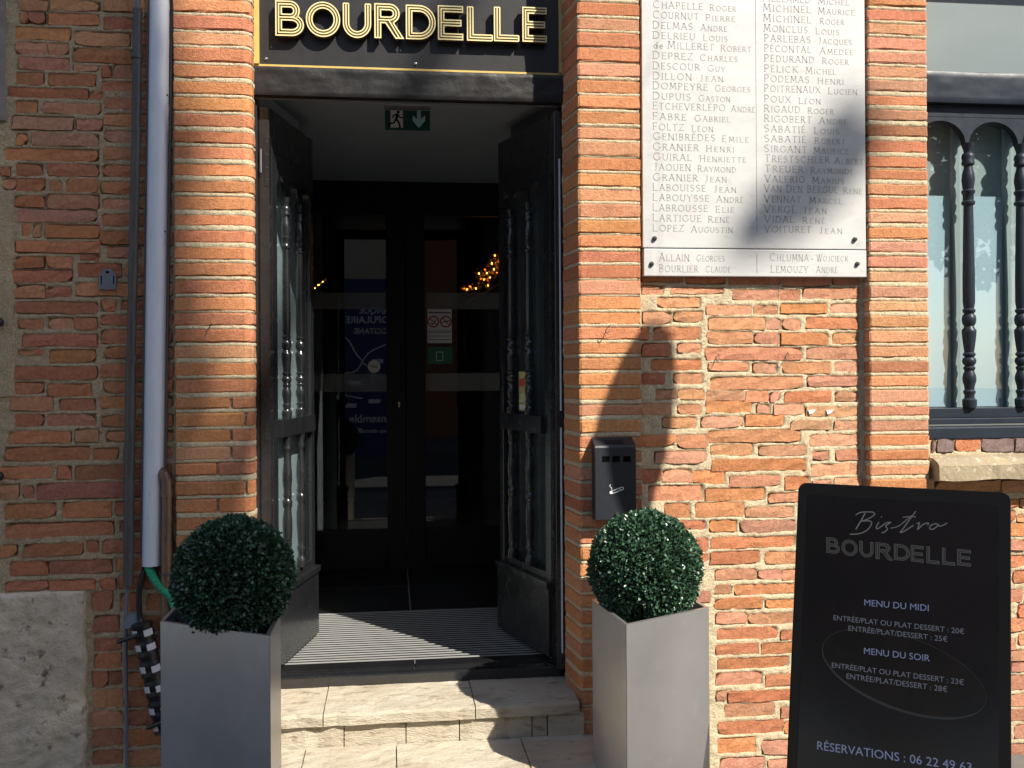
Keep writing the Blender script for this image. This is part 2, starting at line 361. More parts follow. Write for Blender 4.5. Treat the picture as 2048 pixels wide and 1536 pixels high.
def wall_brick(parent, x0, x1, z0, z1, Y, col, rough=0.0035, depth=0.035, jit=0.0028, tilt=0.0):
    """one irregular brick: relief front face, chipped outline, sides running back into the mortar"""
    w_, h_ = x1 - x0, z1 - z0
    nx = max(3, min(9, int(w_ / 0.045) + 2)); nz = 3
    cx, cz = (x0 + x1) / 2, (z0 + z1) / 2
    chips = [rnd.random() ** 3 * 0.014 for _ in range(4)]
    fr = []
    off = rnd.uniform(-0.0048, 0.0012)
    slx, slz = rnd.uniform(-.012, .012), rnd.uniform(-.06, .06)
    for j in range(nz):
        for i in range(nx):
            u, v = i / (nx - 1), j / (nz - 1)
            x = -w_ / 2 + w_ * u; z = -h_ / 2 + h_ * v + tilt * x
            edge = (i in (0, nx - 1)) or (j in (0, nz - 1))
            x += rnd.uniform(-jit, jit) * (1.4 if i in (0, nx - 1) else 2.0); z += rnd.uniform(-jit, jit) * (1.0 if j in (0, nz - 1) else 1.5)
            if i in (0, nx - 1) and j in (0, nz - 1):
                ch = chips[(i > 0) + 2 * (j > 0)]; x -= math.copysign(ch, x); z -= math.copysign(ch * 0.55, z)
            d = off + slx * x + slz * z + rnd.uniform(-rough, rough) + (0.0010 if edge else 0.0)
            fr.append((x, d, z))
    ring = [(i, 0) for i in range(nx)] + [(nx - 1, j) for j in range(1, nz)] + [(i, nz - 1) for i in range(nx - 2, -1, -1)] + [(0, j) for j in range(nz - 2, 0, -1)]
    vs = list(fr); fs = []
    for j in range(nz - 1):
        for i in range(nx - 1):
            a = j * nx + i; fs.append((a, a + 1, a + nx + 1, a + nx))
    b = len(vs)
    for (i, j) in ring:
        x, d, z = fr[j * nx + i]
        vs.append((x * 1.0 + math.copysign(0.0015, x), depth, z + math.copysign(0.001, z)))
    n = len(ring)
    for k in range(n):
        k2 = (k + 1) % n
        a = ring[k][1] * nx + ring[k][0]; a2 = ring[k2][1] * nx + ring[k2][0]
        fs.append((a2, a, b + k, b + k2))
    me = bpy.data.meshes.new('brick'); me.from_pydata(vs, [], fs); me.materials.append(M['brick'])
    o = meshobj('brick', me, parent, Vector((cx, Y, cz)) - Vector(parent.location)); o.color = col
    return o

def vnoise(ns, nz, cell_s, cell_z):
    gs, gz = int(ns / cell_s) + 3, int(nz / cell_z) + 3
    G = nrg.uniform(-1, 1, (gz, gs))
    zz = np.arange(nz) / cell_z; ss = np.arange(ns) / cell_s
    iz = zz.astype(int); is_ = ss.astype(int); fz = (zz - iz)[:, None]; fs_ = (ss - is_)[None, :]
    fz = fz * fz * (3 - 2 * fz); fs_ = fs_ * fs_ * (3 - 2 * fs_)
    a = G[np.ix_(iz, is_)]; b = G[np.ix_(iz, is_ + 1)]; c = G[np.ix_(iz + 1, is_)]; d = G[np.ix_(iz + 1, is_ + 1)]
    return (a * (1 - fs_) + b * fs_) * (1 - fz) + (c * (1 - fs_) + d * fs_) * fz

def mortar_sheet(parent, path, z0, z1, mat, inset=0.004, amp=0.004, step=0.008, masks=(), push=0.016, name='mortar'):
    """rough sheet along a plan path [(x,y),...]; masks = [(s0,s1,z0,z1)] pressed in where bricks sit"""
    P = [Vector((p[0], p[1])) for p in path]; pts = []; nor = []; S = []; s_acc = 0.0
    for a, b in zip(P[:-1], P[1:]):
        L = (b - a).length; n = max(1, int(round(L / step))); t = (b - a) / L; nn = Vector((t.y, -t.x))
        for k in range(n):
            pts.append(a + (b - a) * (k / n)); nor.append(nn); S.append(s_acc + L * k / n)
        s_acc += L
    pts.append(P[-1]); nor.append(nn); S.append(s_acc)
    ns = len(pts); nz = int((z1 - z0) / step) + 1
    S = np.array(S); Z = np.linspace(z0, z1, nz)
    D = inset - amp * (0.55 * vnoise(ns, nz, 3.0, 3.0) + 0.45 * vnoise(ns, nz, 1.3, 1.3) + 0.5 * vnoise(ns, nz, 14, 10))
    for (a, b, c, d) in masks:
        si = np.where((S > a + 0.002) & (S < b - 0.002))[0]; zi = np.where((Z > c + 0.002) & (Z < d - 0.002))[0]
        if len(si) and len(zi): D[np.ix_(zi, si)] += push
    px = np.array([p.x for p in pts]); py = np.array([p.y for p in pts]); nx = np.array([n.x for n in nor]); ny = np.array([n.y for n in nor])
    X = px[None, :] - nx[None, :] * D; Yy = py[None, :] - ny[None, :] * D; ZZ = np.repeat(Z[:, None], ns, 1)
    ZZ = ZZ + nrg.uniform(-.001, .001, ZZ.shape)
    co = np.stack([X - parent.location.x, Yy - parent.location.y, ZZ - parent.location.z], -1).reshape(-1, 3)
    idx = np.arange(nz * ns).reshape(nz, ns)
    q = np.stack([idx[:-1, :-1], idx[:-1, 1:], idx[1:, 1:], idx[1:, :-1]], -1).reshape(-1, 4)
    me = bpy.data.meshes.new(name); me.vertices.add(len(co)); me.vertices.foreach_set('co', co.ravel())
    me.loops.add(q.size); me.loops.foreach_set('vertex_index', q.ravel().astype(np.int32))
    me.polygons.add(len(q)); me.polygons.foreach_set('loop_start', np.arange(0, q.size, 4, dtype=np.int32))
    me.update(calc_edges=True); me.validate()
    me.materials.append(mat); me.polygons.foreach_set('use_smooth', [True] * len(me.polygons))
    return meshobj(name, me, parent)

def px_brick(b, Y):
    x0, x1, y0, y1 = b[:4]; cx, cy = (x0 + x1) / 2, (y0 + y1) / 2
    a = PY(x0, cy, Y).x; c = PY(x1, cy, Y).x; zt = PY(cx, y0, Y).z; zb = PY(cx, y1, Y).z
    return a, c, zb, zt

# ---- left wall, laid from its own courses (left, right, top, bottom as measured)
YL = 0.045
LW = """40 96 0 20;100 198 0 22;207 347 0 25;40 54 25 46;55 91 24 47;96 198 27 50;209 268 35 60;285 345 33 58;32 141 55 80;147 262 65 93;282 345 64 92;33 94 85 110;96 138 86 112;147 266 98 126;282 345 97 124;
36 139 116 140;147 197 130 142;203 222 131 155;226 345 132 157;31 87 145 170;95 192 148 172;203 345 165 185;16 177 176 196;180 205 182 198;208 345 197 218;31 75 203 226;85 200 206 228;209 345 230 252;
25 146 234 260;152 204 238 261;208 345 263 287;32 55 268 290;63 197 266 292;207 345 296 321;8 196 299 322;0 20 333 352;31 85 328 352;95 196 328 353;206 345 331 356;5 32 358 380;34 90 357 383;100 121 362 383;131 194 357 384;
201 345 365 389;29 88 391 414;94 196 390 417;205 272 398 420;276 345 398 420;36 193 420 444;204 345 429 452;44 61 447 472;67 83 449 475;91 198 451 475;202 345 463 489;31 200 482 505;213 285 495 515;31 89 513 536;92 147 513 537;
160 200 509 522;156 242 528 554;250 345 530 553;25 143 541 565;154 345 566 592;30 91 571 596;93 141 574 595;33 195 604 627;203 232 600 623;242 345 600 621;37 89 637 658;96 147 636 660;149 195 636 660;201 345 630 650;
45 195 668 692;203 345 660 687;37 89 700 712;99 192 700 725;210 345 694 716;28 195 733 759;201 345 727 754;28 89 766 788;97 184 768 793;209 290 763 785;296 345 762 785;22 107 794 821;117 191 798 821;203 345 793 817;
31 87 828 853;95 192 828 854;205 345 830 853;16 141 862 886;150 198 860 885;214 345 862 883;8 181 895 921;187 237 898 921;248 345 896 919;0 104 933 957;115 142 932 958;152 345 929 957;0 37 970 998;45 68 971 998;75 345 964 995;
8 113 1008 1036;124 222 1004 1035;230 345 1001 1029;9 229 1046 1074;240 345 1040 1062;0 35 1090 1114;46 165 1087 1111;174 199 1081 1107;205 345 1077 1105;20 98 1124 1150;100 224 1121 1147;232 345 1116 1142;
12 97 1162 1181;99 190 1161 1180;201 232 1157 1179;238 345 1150 1177;183 226 1183 1222;240 280 1186 1222;293 340 1187 1222;186 238 1232 1264;285 340 1230 1262;190 242 1276 1300;250 340 1272 1298;188 243 1306 1337;252 340 1308 1336;
186 216 1343 1376;220 246 1343 1370;255 340 1345 1372;188 244 1380 1414;255 340 1380 1412;184 246 1422 1452;254 340 1420 1450;184 246 1458 1490;254 340 1458 1490;184 246 1500 1530;254 340 1500 1530"""
lw = thing('brick_wall', (-1.1, YL, 0), 'shaded old brick wall with thick tan mortar to the left of the door, behind the pipes', 'wall')
masks = []; x_l, x_r = -2.3, -0.80
rows_left = []
for s in LW.replace('\n', '').split(';'):
    b = [float(k) for k in s.split()]
    a, c, zb, zt = px_brick(b, YL); masks.append((a - x_l, c - x_l, zb, zt))
    yc = (b[2] + b[3]) / 2
    wts = {'o': 4, 's': 3, 'r': 5, 'p': .6} if yc < 900 else {'o': 2, 'r': 6, 'd': 2, 's': 1}
    wall_brick(lw, a, c, zb, zt, YL, pick(wts), rough=0.0028, tilt=(0.012 if yc > 940 and yc < 1120 else -0.006))
for k in range(16):     # the wall goes on to the left, out of the frame
    z = 0.15 + k * 0.19; xx = -1.47
    while xx > -2.25:
        wd = rnd.uniform(.16, .33); wall_brick(lw, xx - wd, xx, z, z + .05, YL, pick({'o': 2, 'r': 4, 's': 2})); masks.append((xx - wd - x_l, xx - x_l, z, z + .05)); xx -= wd + .02
mortar_sheet(lw, [(x_l, YL), (x_r, YL)], -0.05, 3.2, M['warmmortar'], inset=0.0005, amp=0.005, masks=masks)
# grey cement smear on the far left and the big corner stone
def lump(name, parent, x0, x1, z0, z1, Y, mat, amp, bulge, n=0.012, round_=0.02):
    nx = int((x1 - x0) / n) + 2; nz = int((z1 - z0) / n) + 2
    D = amp * (vnoise(nx, nz, 6, 6) + 0.6 * vnoise(nx, nz, 2.2, 2.2) + .4 * vnoise(nx, nz, 1.1, 1.1))
    vs = []; fs = []
    ex = vnoise(nx, nz, 5, 5) * 0.006
    for j in range(nz):
        for i in range(nx):
            u, v = i / (nx - 1), j / (nz - 1)
            e = min(u * (x1 - x0), (1 - u) * (x1 - x0), v * (z1 - z0), (1 - v) * (z1 - z0))
            k = min(1, e / round_); k = math.sqrt(max(0, 1 - (1 - k) ** 2))
            vs.append((x0 + (x1 - x0) * u + ex[j, i], Y + .012 - (bulge + 0.012) * k - D[j, i] * k, z0 + (z1 - z0) * v + ex[j, i] * .7))
    for j in range(nz - 1):
        for i in range(nx - 1):
            a = j * nx + i; fs.append((a, a + 1, a + nx + 1, a + nx))
    mb = MB(parent.location); mb.add(vs, fs)
    return mb.build(name, mat, parent, smooth=True, fixn=False)
a = PY(-60, 1186, YL); b = PY(177, 1560, YL)
lump('stone_block', lw, a.x, b.x, -.05, a.z, YL, M['stoneblock'], 0.005, 0.016, n=.009)
a = PY(-120, -40, YL); b = PY(16, 250, YL); lump('cement_patch', lw, a.x, b.x, b.z, a.z, YL, M['cement'], 0.004, 0.010)
a = PY(-120, 380, YL); b = PY(33, 800, YL); lump('mortar_patch', lw, a.x, b.x, b.z, a.z, YL, M['warmmortar'], 0.004, 0.008)

# ---- pillars: one brick per course wrapping the corner
def pillar_brick(parent, plan, z0, z1, col, jit=0.0024):
    vs = []; fs = []; n = len(plan)
    cx = sum(p[0] for p in plan) / n; cy = sum(p[1] for p in plan) / n
    for (z, ins) in ((z0, .004), (z0 + .005, 0), (z1 - .005, 0), (z1, .004)):
        for i, (x, y) in enumerate(plan):
            a = plan[max(i - 1, 0)]; b = plan[min(i + 1, n - 1)]
            t = Vector((b[0] - a[0], b[1] - a[1])).normalized(); nn = Vector((t.y, -t.x))
            k = ins + rnd.uniform(-jit, jit)
            vs.append((x - nn.x * k - cx, y - nn.y * k - cy, z - z0 + rnd.uniform(-jit, jit) * 0.9))
    for r in range(3):
        for i in range(n - 1):
            fs.append((r * n + i, r * n + i + 1, (r + 1) * n + i + 1, (r + 1) * n + i))
    fs.append(tuple(range(n - 1, -1, -1))); fs.append(tuple(3 * n + i for i in range(n)))
    me = bpy.data.meshes.new('brick'); me.from_pydata(vs, [], fs); me.materials.append(M['brick'])
    o = meshobj('brick', me, parent, Vector((cx, cy, z0)) - Vector(parent.location)); o.color = col; return o

def dense(pts):
    out = []
    for a, b in zip(pts[:-1], pts[1:]):
        L = math.hypot(b[0] - a[0], b[1] - a[1]); n = max(1, int(L / 0.05))
        out += [(a[0] + (b[0] - a[0]) * k / n, a[1] + (b[1] - a[1]) * k / n) for k in range(n)]
    return out + [pts[-1]]
def build_pillar(label, plan, rows, weights, x_front, split=None, mort='mortar', inset=0.0002, amp=0.0034):
    px_, py_ = plan[len(plan) // 2]
    t = thing('brick_pillar', (x_front, 0, 0), label, 'pillar')
    plan_d = dense(plan); masks = []
    S = sum(math.hypot(b[0] - a[0], b[1] - a[1]) for a, b in zip(plan[:-1], plan[1:]))
    for r in rows:
        z0, z1 = r
        sh = rnd.uniform(-.0030, .0008)
        pl = [(x, y + sh) for x, y in plan_d]
        if split and split(z0) and rnd.random() < 0.75:
            k = rnd.choice([len(pl) // 2 - 1, len(pl) // 2, len(pl) // 2 + 1])
            # two bricks with a mortar joint
            A = pl[:k + 1]; Bp = pl[k:]
            A = A[:-1] + [(A[-1][0] - .006, A[-1][1])]; Bp = [(Bp[0][0] + .006, Bp[0][1])] + Bp[1:]
            A = A + [(A[-1][0], A[-1][1] + .03)]; Bp = [(Bp[0][0], Bp[0][1] + .03)] + Bp
            pillar_brick(t, A, z0, z1, pick(weights)); pillar_brick(t, Bp, z0, z1, pick(weights))
        else:
            pillar_brick(t, pl, z0, z1, pick(weights))
        masks.append((0, S, z0, z1))
    mortar_sheet(t, plan, -0.05, 3.25, M[mort], inset=inset, amp=amp, masks=masks, push=0.012)
    return t
def rows_px(ys, px, Y, below=None, pitch=.066, hb=.05):
    out = []
    for y0, y1 in ys:
        out.append((PY(px, y1, Y).z, PY(px, y0, Y).z))
    z = min(o[0] for o in out) - (pitch - hb)
    while z - hb > -0.04:
        d = rnd.uniform(-.003, .003); out.append((z - hb + d, z)); z -= pitch
    z = max(o[1] for o in out) + (pitch - hb)
    while z < 3.2:
        out.append((z, z + hb)); z += pitch
    return out
# left door pillar
ysL = [(0,24),(33,59),(66,91),(97,123),(131,156),(163,188),(196,222),(229,254),(262,286),(295,319),(328,352),(361,385),(394,420),(429,452),(462,485),(494,519),(527,552),(561,587),(595,621),(626,650),(659,684),(692,717),(725,752),(759,785),(794,817),(826,852),(859,883),(893,919),(926,950),(963,990),(998,1025),(1034,1060)]
planL = [(-0.80, 0.10), (-0.80, 0.0), (-0.548, 0.0), (-0.530, 0.007), (-0.519, 0.024), (-0.517, 0.07), (-0.545, 0.215)]
pilL = build_pillar('orange brick pillar left of the open door, between the cable duct and the door frame', planL, rows_px(ysL, 430, 0.0), {'o': 6, 'b': 3, 's': 2, 'r': 1.2}, -0.66, split=lambda z: z < 1.47)
# right door pillar
ysR = [(6,31),(37,61),(66,94),(97,123),(127,153),(161,187),(192,217),(223,248),(255,278),(284,311),(316,342),(347,372),(378,403),(408,435),(441,466),(471,494),(503,525),(530,556),(561,589),(593,619),(624,649),(655,679),(685,708),(716,740),(747,771),(777,800),(810,832),(840,865),(874,896)]
planR = [(0.700, 0.205), (0.722, 0.016), (0.726, 0.004), (0.735, 0.0), (0.973, 0.0), (0.976, 0.03)]
pilR = build_pillar('orange brick pillar right of the door that carries the wall ashtray', planR, rows_px(ysR, 1215, 0.0, pitch=.0625, hb=.048), {'o': 5, 'b': 3, 's': 3, 'r': 1, 'p': .6}, 0.85)
# pillar between plaque and window
ys3 = [(0,12),(20,42),(48,70),(76,100),(105,127),(133,155),(161,183),(192,212),(220,240),(250,272),(282,305),(313,335),(340,360),(368,390),(396,418),(426,446),(455,478),(484,504),(513,535),(544,564),(573,596),(603,623),(632,655),(662,685),(693,714),(722,745),(752,773),(780,805),(812,832),(840,862),(870,892),(900,920),(930,950)]
plan3 = [(1.922, 0.05), (1.924, 0.004), (1.930, 0.0), (2.172, 0.0), (2.180, 0.006), (2.184, 0.14)]
pil3 = build_pillar('brick pillar between the marble plaque and the window', plan3, rows_px(ys3, 1800, 0.0, pitch=.060, hb=.044), {'o': 3, 's': 3, 'r': 3, 't': 2, 'p': 1.5, 'd': .5}, 2.05)

def fill(parent, X0, X1, Z0, Z1, Y, masks, x0, wts, hb=.043, pitch=.062, rough=.003):
    z = Z0
    while z + hb < Z1:
        x = X0 + rnd.uniform(-.03, .0)
        while x < X1 - .04:
            wd = rnd.uniform(.11, .27); xa, xb = max(x, X0), min(x + wd, X1)
            if xb - xa > .04 and not any(m[0] + x0 < xb + .008 and m[1] + x0 > xa - .008 and m[2] < z + hb + .005 and m[3] > z - .005 for m in masks):
                wall_brick(parent, xa, xb, z, z + hb, Y, pick(wts), rough=rough); masks.append((xa - x0, xb - x0, z, z + hb))
            x += wd + .018
        z += pitch
# ---- wall under the plaque
YC = 0.047
CW = """1284 1368 540 563;1372 1450 551 567;1456 1560 540 570;1566 1660 540 572;1664 1718 545 570;
1283 1326 572 588 s;1340 1448 575 587 s;1313 1401 594 615 s;1464 1556 580 600 p;1558 1598 580 601 s;1605 1718 577 598 p;1284 1344 624 649 p;1346 1404 624 644 s;1413 1503 610 630 s;1507 1555 610 630 s;1561 1653 608 627 b;1661 1718 606 625 p;
1281 1298 655 679 o;1305 1401 655 680 o;1415 1530 635 659 s;1532 1562 638 660 p;1565 1600 637 661 p;1612 1718 634 658 b;1284 1340 687 711 r;1354 1401 687 706 s;1414 1506 664 688 s;1507 1558 665 688 p;1562 1657 665 690 o;1664 1718 665 687 s;
1303 1403 720 742 o;1412 1602 695 720 s;1613 1717 695 718 p;1283 1330 746 770 r;1348 1406 748 770 s;1415 1497 725 742 s;1505 1555 727 747 p;1565 1660 725 747 s;1668 1718 724 744 p;1312 1352 780 800 p;1354 1408 778 798 s;1418 1605 753 779 s;1613 1716 753 773 p;
1283 1342 805 830 p;1355 1403 809 829 s;1412 1488 782 802 p;1492 1538 782 804 s;1540 1560 783 804 p;1570 1662 783 805 r;1670 1718 783 803 p;1325 1392 836 856 s;1411 1502 802 825 b;1513 1540 808 826 p;1547 1608 809 830 p;1612 1716 813 833 t;
1273 1349 870 893 o;1353 1413 870 896 s;1402 1486 833 855 p;1491 1568 830 853 b;1580 1661 841 859 t;1668 1718 841 860 p;1310 1412 903 926 p;1415 1602 861 884 s;1620 1720 868 892 p;1263 1323 940 965 r;1325 1384 939 964 p;1386 1450 941 967 b;
1420 1505 889 911 s;1517 1614 891 912 p;1625 1658 902 921 p;1671 1720 899 921 s;1298 1406 972 1001 s;1423 1611 918 941 o;1621 1718 927 951 t;1329 1382 1008 1035 o;1389 1487 1005 1033 o;1492 1586 1012 1034 s;1459 1560 951 973 s;1569 1619 953 978 o;1625 1662 960 980 p;1668 1724 955 976 p;
1411 1531 977 1002 b;1537 1625 986 1004 s;1632 1726 985 1005 p;1355 1411 1040 1061 r;1418 1473 1038 1064 b;1480 1592 1040 1065 g;1597 1700 1018 1040 s;1392 1416 1076 1101 r;1420 1590 1072 1096 r;1598 1720 1056 1080 s;1398 1416 1108 1124 o;1420 1520 1104 1127 r;1531 1625 1104 1127 s;
1430 1513 1138 1159 s;1515 1562 1140 1159 p;1564 1625 1140 1160 s;1429 1463 1169 1187 g;1470 1600 1168 1188 o;1605 1700 1168 1190 s;1429 1524 1196 1217 r;1531 1640 1198 1217 o;1432 1493 1226 1247 p;1497 1600 1226 1248 p;1436 1556 1255 1280 o;1561 1640 1260 1279 r;
1432 1518 1287 1308 r;1523 1610 1286 1307 r;1434 1576 1316 1337 r;1582 1640 1318 1338 p;1432 1524 1345 1370 p;1530 1610 1346 1372 r;1433 1454 1383 1401 g;1456 1600 1381 1402 r;1449 1549 1407 1433 g;1562 1620 1412 1436 g;1437 1566 1441 1468 o;1568 1625 1440 1466 o;
1434 1512 1477 1505 o;1523 1610 1480 1508 g;1440 1530 1516 1540 p;1536 1620 1518 1542 p"""
cw = thing('brick_wall', (1.45, YC, 0), 'sunlit rough pink and orange brick wall under the marble plaque', 'wall')
masks = []; cx0 = 0.97
def lay(parent, txt, Y, x0, masks, wts, rough):
    for s in txt.replace('\n', '').split(';'):
        q = s.split(); b = [float(k) for k in q[:4]]
        a, c, zb, zt = px_brick(b, Y); masks.append((a - x0, c - x0, zb, zt))
        wall_brick(parent, a, c, zb, zt, Y, pick({q[4]: 1} if len(q) > 4 else wts), rough=rough)
lay(cw, CW, YC, cx0, masks, {'s': 3, 'p': 3, 'o': 2, 't': 1}, 0.0030)
# courses hidden by planter and display: keep the bond going down
for z_ in (-0.03, -.01, .02): fill(cw, 0.985, 1.915, z_, 1.5, YC, masks, cx0, {'r': 3, 's': 3, 'p': 2, 'g': .6})
mortar_sheet(cw, [(cx0, YC), (1.93, YC)], -0.05, 3.2, M['mortar'], inset=0.0, amp=0.0050, masks=masks)

# ---- wall below the window with its stone sill
YW = 0.06
ww = thing('brick_wall', (2.7, YW, 0), 'low brick wall with a worn stone sill below the right hand window', 'wall')
masks = []; wx0 = 2.18
WW = """1864 1872 880 904 k;1874 1908 879 904 k;1911 1960 880 903 o;1965 2028 878 903 k;2031 2080 878 903 k;2084 2140 878 903 k;2144 2210 878 903 k;1872 2000 962 984 t;2004 2110 960 983 t;1990 2036 1000 1014 o;2040 2110 996 1018 s;1996 2030 1022 1042 r;2034 2110 1030 1044 s;1990 2062 1048 1072 o;2010 2050 1080 1100 p;2055 2110 1078 1100 s;1996 2062 1113 1134 o;2070 2120 1112 1136 s;2028 2062 1143 1165 o;1990 2045 1180 1204 s;2052 2110 1180 1204 p;2036 2090 1210 1234 r;1990 2060 1237 1262 s;2066 2120 1240 1262 o;2038 2090 1268 1292 s;1996 2030 1280 1300 p;2000 2064 1302 1322 p;2024 2090 1325 1342 p;2000 2064 1352 1380 g;2020 2090 1388 1412 p;2000 2060 1420 1440 g;2030 2100 1450 1476 p;2000 2064 1490 1514 g"""
lay(ww, WW, YW, wx0, masks, {'s': 1}, 0.003)
fill(ww, 2.2, 3.9, .02, 1.19, YW, masks, wx0, {'r': 2, 's': 3, 'p': 2, 'o': 1}); fill(ww, 2.2, 3.9, .05, 1.19, YW, masks, wx0, {'r': 2, 's': 3, 'p': 2, 'o': 1})
mortar_sheet(ww, [(wx0, YW), (3.9, YW)], -0.05, PY(1950, 879, YW).z, M['mortar'], amp=.005, masks=masks)
# orange chipped patch brick
a = px_brick((1912, 1959, 881, 903), YW); 
a0 = PY(1868, 907, -.02); b0 = PY(2060, 960, -.05)
zt = PY(1950, 905, YW).z - .004; zb = PY(1950, 961, -.04).z
mb = MB(ww.location)
nseg = 26; prof = [(YW + .02, zt + .0), (-.005, zt - .012), (-.033, zt - .030), (-.045, zt - .038), (-.048, zb + .004), (-.035, zb), (YW + .02, zb)]
vs_ = []; fs_ = []
for i in range(nseg + 1):
    x = 2.195 + (3.54 - 2.195) * i / nseg
    for k, (y, z) in enumerate(prof):
        j = 0.004 if 1 <= k <= 5 else 0.001
        vs_.append((x + (rnd.uniform(-.004, .004) if i else 0), y + rnd.uniform(-j, j), z + rnd.uniform(-j, j)))
npf = len(prof)
for i in range(nseg):
    for k in range(npf):
        k2 = (k + 1) % npf
        fs_.append((i * npf + k, i * npf + k2, (i + 1) * npf + k2, (i + 1) * npf + k))
fs_ += [tuple(range(npf)), tuple(nseg * npf + k for k in range(npf - 1, -1, -1))]
mb.add(vs_, fs_); mb.build('stone_sill', M['sillstone'], ww)

plan4 = [(3.556, 0.14), (3.558, 0.004), (3.564, 0.0), (3.85, 0.0), (3.856, 0.006), (3.858, 0.14)]
build_pillar('brick pillar on the far side of the window, at the end of the facade', plan4, rows_px([(300, 322)], 1800, 0.0, pitch=.060, hb=.044), {'o': 3, 's': 3, 'r': 3, 't': 2}, 3.70)
# ---- wall mass above and behind (out of the frame)
up = thing('upper_wall', (0.6, 0.3, 3.2), 'brick facade above the door', 'wall')
mb = MB(up.location); mb.box((-2.4, 0.02, 3.26), (-.56, 0.4, 6.5)); mb.box((-.559, 0.02, 3.75), (.719, 0.4, 6.5)); mb.box((.72, 0.02, 3.26), (7.5, 0.4, 6.5)); mb.build('masonry', M['farbrick'], up)
mb = MB(up.location); mb.box((-2.4, 0.11, 0.0), (-0.82, 0.4, 3.2)); mb.box((0.74, 0.21, 0), (0.98, .4, 3.2)); mb.box((.99, .11, 0), (1.93, .4, 3.2)); mb.box((1.94, .11, 0), (2.18, .4, 3.2)); mb.box((2.185, .16, 0), (3.55, .4, 1.28)); mb.box((3.57, .135, 0), (7.5, .4, 3.25)); mb.build('backing', M['cement'], up)
mbk = MB(pilL.location); mbk.box((-0.815, 0.222, 0.0), (-0.565, 0.40, 3.2)); mbk.build('backing', M['cement'], pilL)

# ------------------------------------------------------------------ sign board above the door
YS = 0.225
def skel_letter(ch, a=0.105, o=0.078):
    """(width, list of (points, closed) gold lines, list of body skeleton polylines)"""
    def arc(cx, cy, rx, ry, a0, a1, n=12):
        return [(cx + rx * math.cos(R_(a0 + (a1 - a0) * i / n)), cy + ry * math.sin(R_(a0 + (a1 - a0) * i / n))) for i in range(n + 1)]
    if ch == 'L':
        w_ = .76; L = [([(a + k, 1 - a + o), (a + k, a + k), (w_ - a + o, a + k)], False) for k in (-o, 0, o)]
        L += [([(a - o, 1 - a + o), (a + o, 1 - a + o)], False), ([(w_ - a + o, a - o), (w_ - a + o, a + o)], False)]
        return w_, L, [[(a, 1 - a + o), (a, a), (w_ - a + o, a)]]
    if ch == 'E':
        w_ = .76; e = w_ - a + o; em = e - .05; x0, x1 = a - o, a + o
        out = [(x0, a - o), (e, a - o), (e, a + o), (x1, a + o), (x1, .5 - o), (em, .5 - o), (em, .5 + o), (x1, .5 + o), (x1, 1 - a - o), (e, 1 - a - o), (e, 1 - a + o), (x0, 1 - a + o)]
        return w_, [(out, True), ([(e, a), (a, a), (a, 1 - a), (e, 1 - a)], False), ([(a, .5), (em, .5)], False)], [[(e, a), (a, a), (a, 1 - a), (e, 1 - a)], [(a, .5), (em, .5)]]
    if ch == 'O':
        w_ = 1.02; c = w_ / 2; return w_, [(arc(c, .5, c - a - k, .5 - a - k, 0, 360, 40)[:-1], True) for k in (-o, 0, o)], [arc(c, .5, c - a, .5 - a, 0, 360, 40)]
    if ch == 'D':
        w_ = .90; cx = .40
        def loop(k): return [(a + k, a + k)] + [(cx, a + k)] + arc(cx, .5, w_ - a - k - cx, .5 - a - k, -90, 90, 22) + [(a + k, 1 - a - k)]
        return w_, [(loop(k), True) for k in (-o, 0, o)], [loop(0) + [loop(0)[0]]]
    if ch == 'U':
        w_ = .86; c = w_ / 2
        def pth(k): return [(a + k, 1 - a + o), (a + k, c)] + arc(c, c, c - a - k, c - a - k, 180, 360, 20) + [(w_ - a - k, 1 - a + o)]
        return w_, [(pth(k), False) for k in (-o, 0, o)] + [([(a - o, 1 - a + o), (a + o, 1 - a + o)], False), ([(w_ - a - o, 1 - a + o), (w_ - a + o, 1 - a + o)], False)], [pth(0)]
    if ch in 'BR':
        w_ = .84; m = .53; cx = .44; ru = (1 - a - m) / 2
        def up(k):
            r = ru - k; return [(a + k, m + k), (cx, m + k)] + arc(cx, m + ru, r, r, -90, 90, 16) + [(a + k, 1 - a - k)]
        if ch == 'B':
            rl = (m - a) / 2
            def lo(k):
                r = rl - k; return [(a + k, a + k), (cx + .03, a + k)] + arc(cx + .03, a + rl, r + .06, r, -90, 90, 16) + [(a + k, m - k)]
            t1 = [p for p in arc(cx, m + ru, ru + o, ru + o, 90, -90, 18) if p[1] > m]
            t2 = [p for p in arc(cx + .03, a + rl, rl + o + .06, rl + o, 90, -90, 18) if p[1] < m or p[0] > cx + .2]
            out = [(a - o, a - o), (a - o, 1 - a + o)] + t1 + t2
            return w_, [(out, True), (up(0), True), (lo(0), True), (up(o), True), (lo(o), True)], [up(0) + [up(0)[0]], lo(0) + [lo(0)[0]]]
        t1 = [p for p in arc(cx, m + ru, ru + o, ru + o, 90, -90, 18)]
        t1 = [p for p in t1 if p[1] > m - o + .02]
        q0, q1 = (.40, m), (w_ - .13, a - o)
        d = Vector((q1[0] - q0[0], q1[1] - q0[1])).normalized(); n_ = Vector((-d.y, d.x)) * o * 1.1
        out = [(a - o, a - o), (a - o, 1 - a + o)] + t1 + [(q0[0] + n_.x + .07, m - o - .01), (q1[0] + n_.x + .03, a - o), (q1[0] - n_.x - .03, a - o), (q0[0] - n_.x - .0, m - o), (a + o, m - o), (a + o, a - o)]
        return w_, [(out, True), (up(0), True), (up(o), True), ([(a, m), (a, a - o)], False), ([(q0[0] + .01, m), (q1[0], a - o)], False)], [up(0) + [up(0)[0]], [(a, m), (a, a - o)], [q0, q1]]
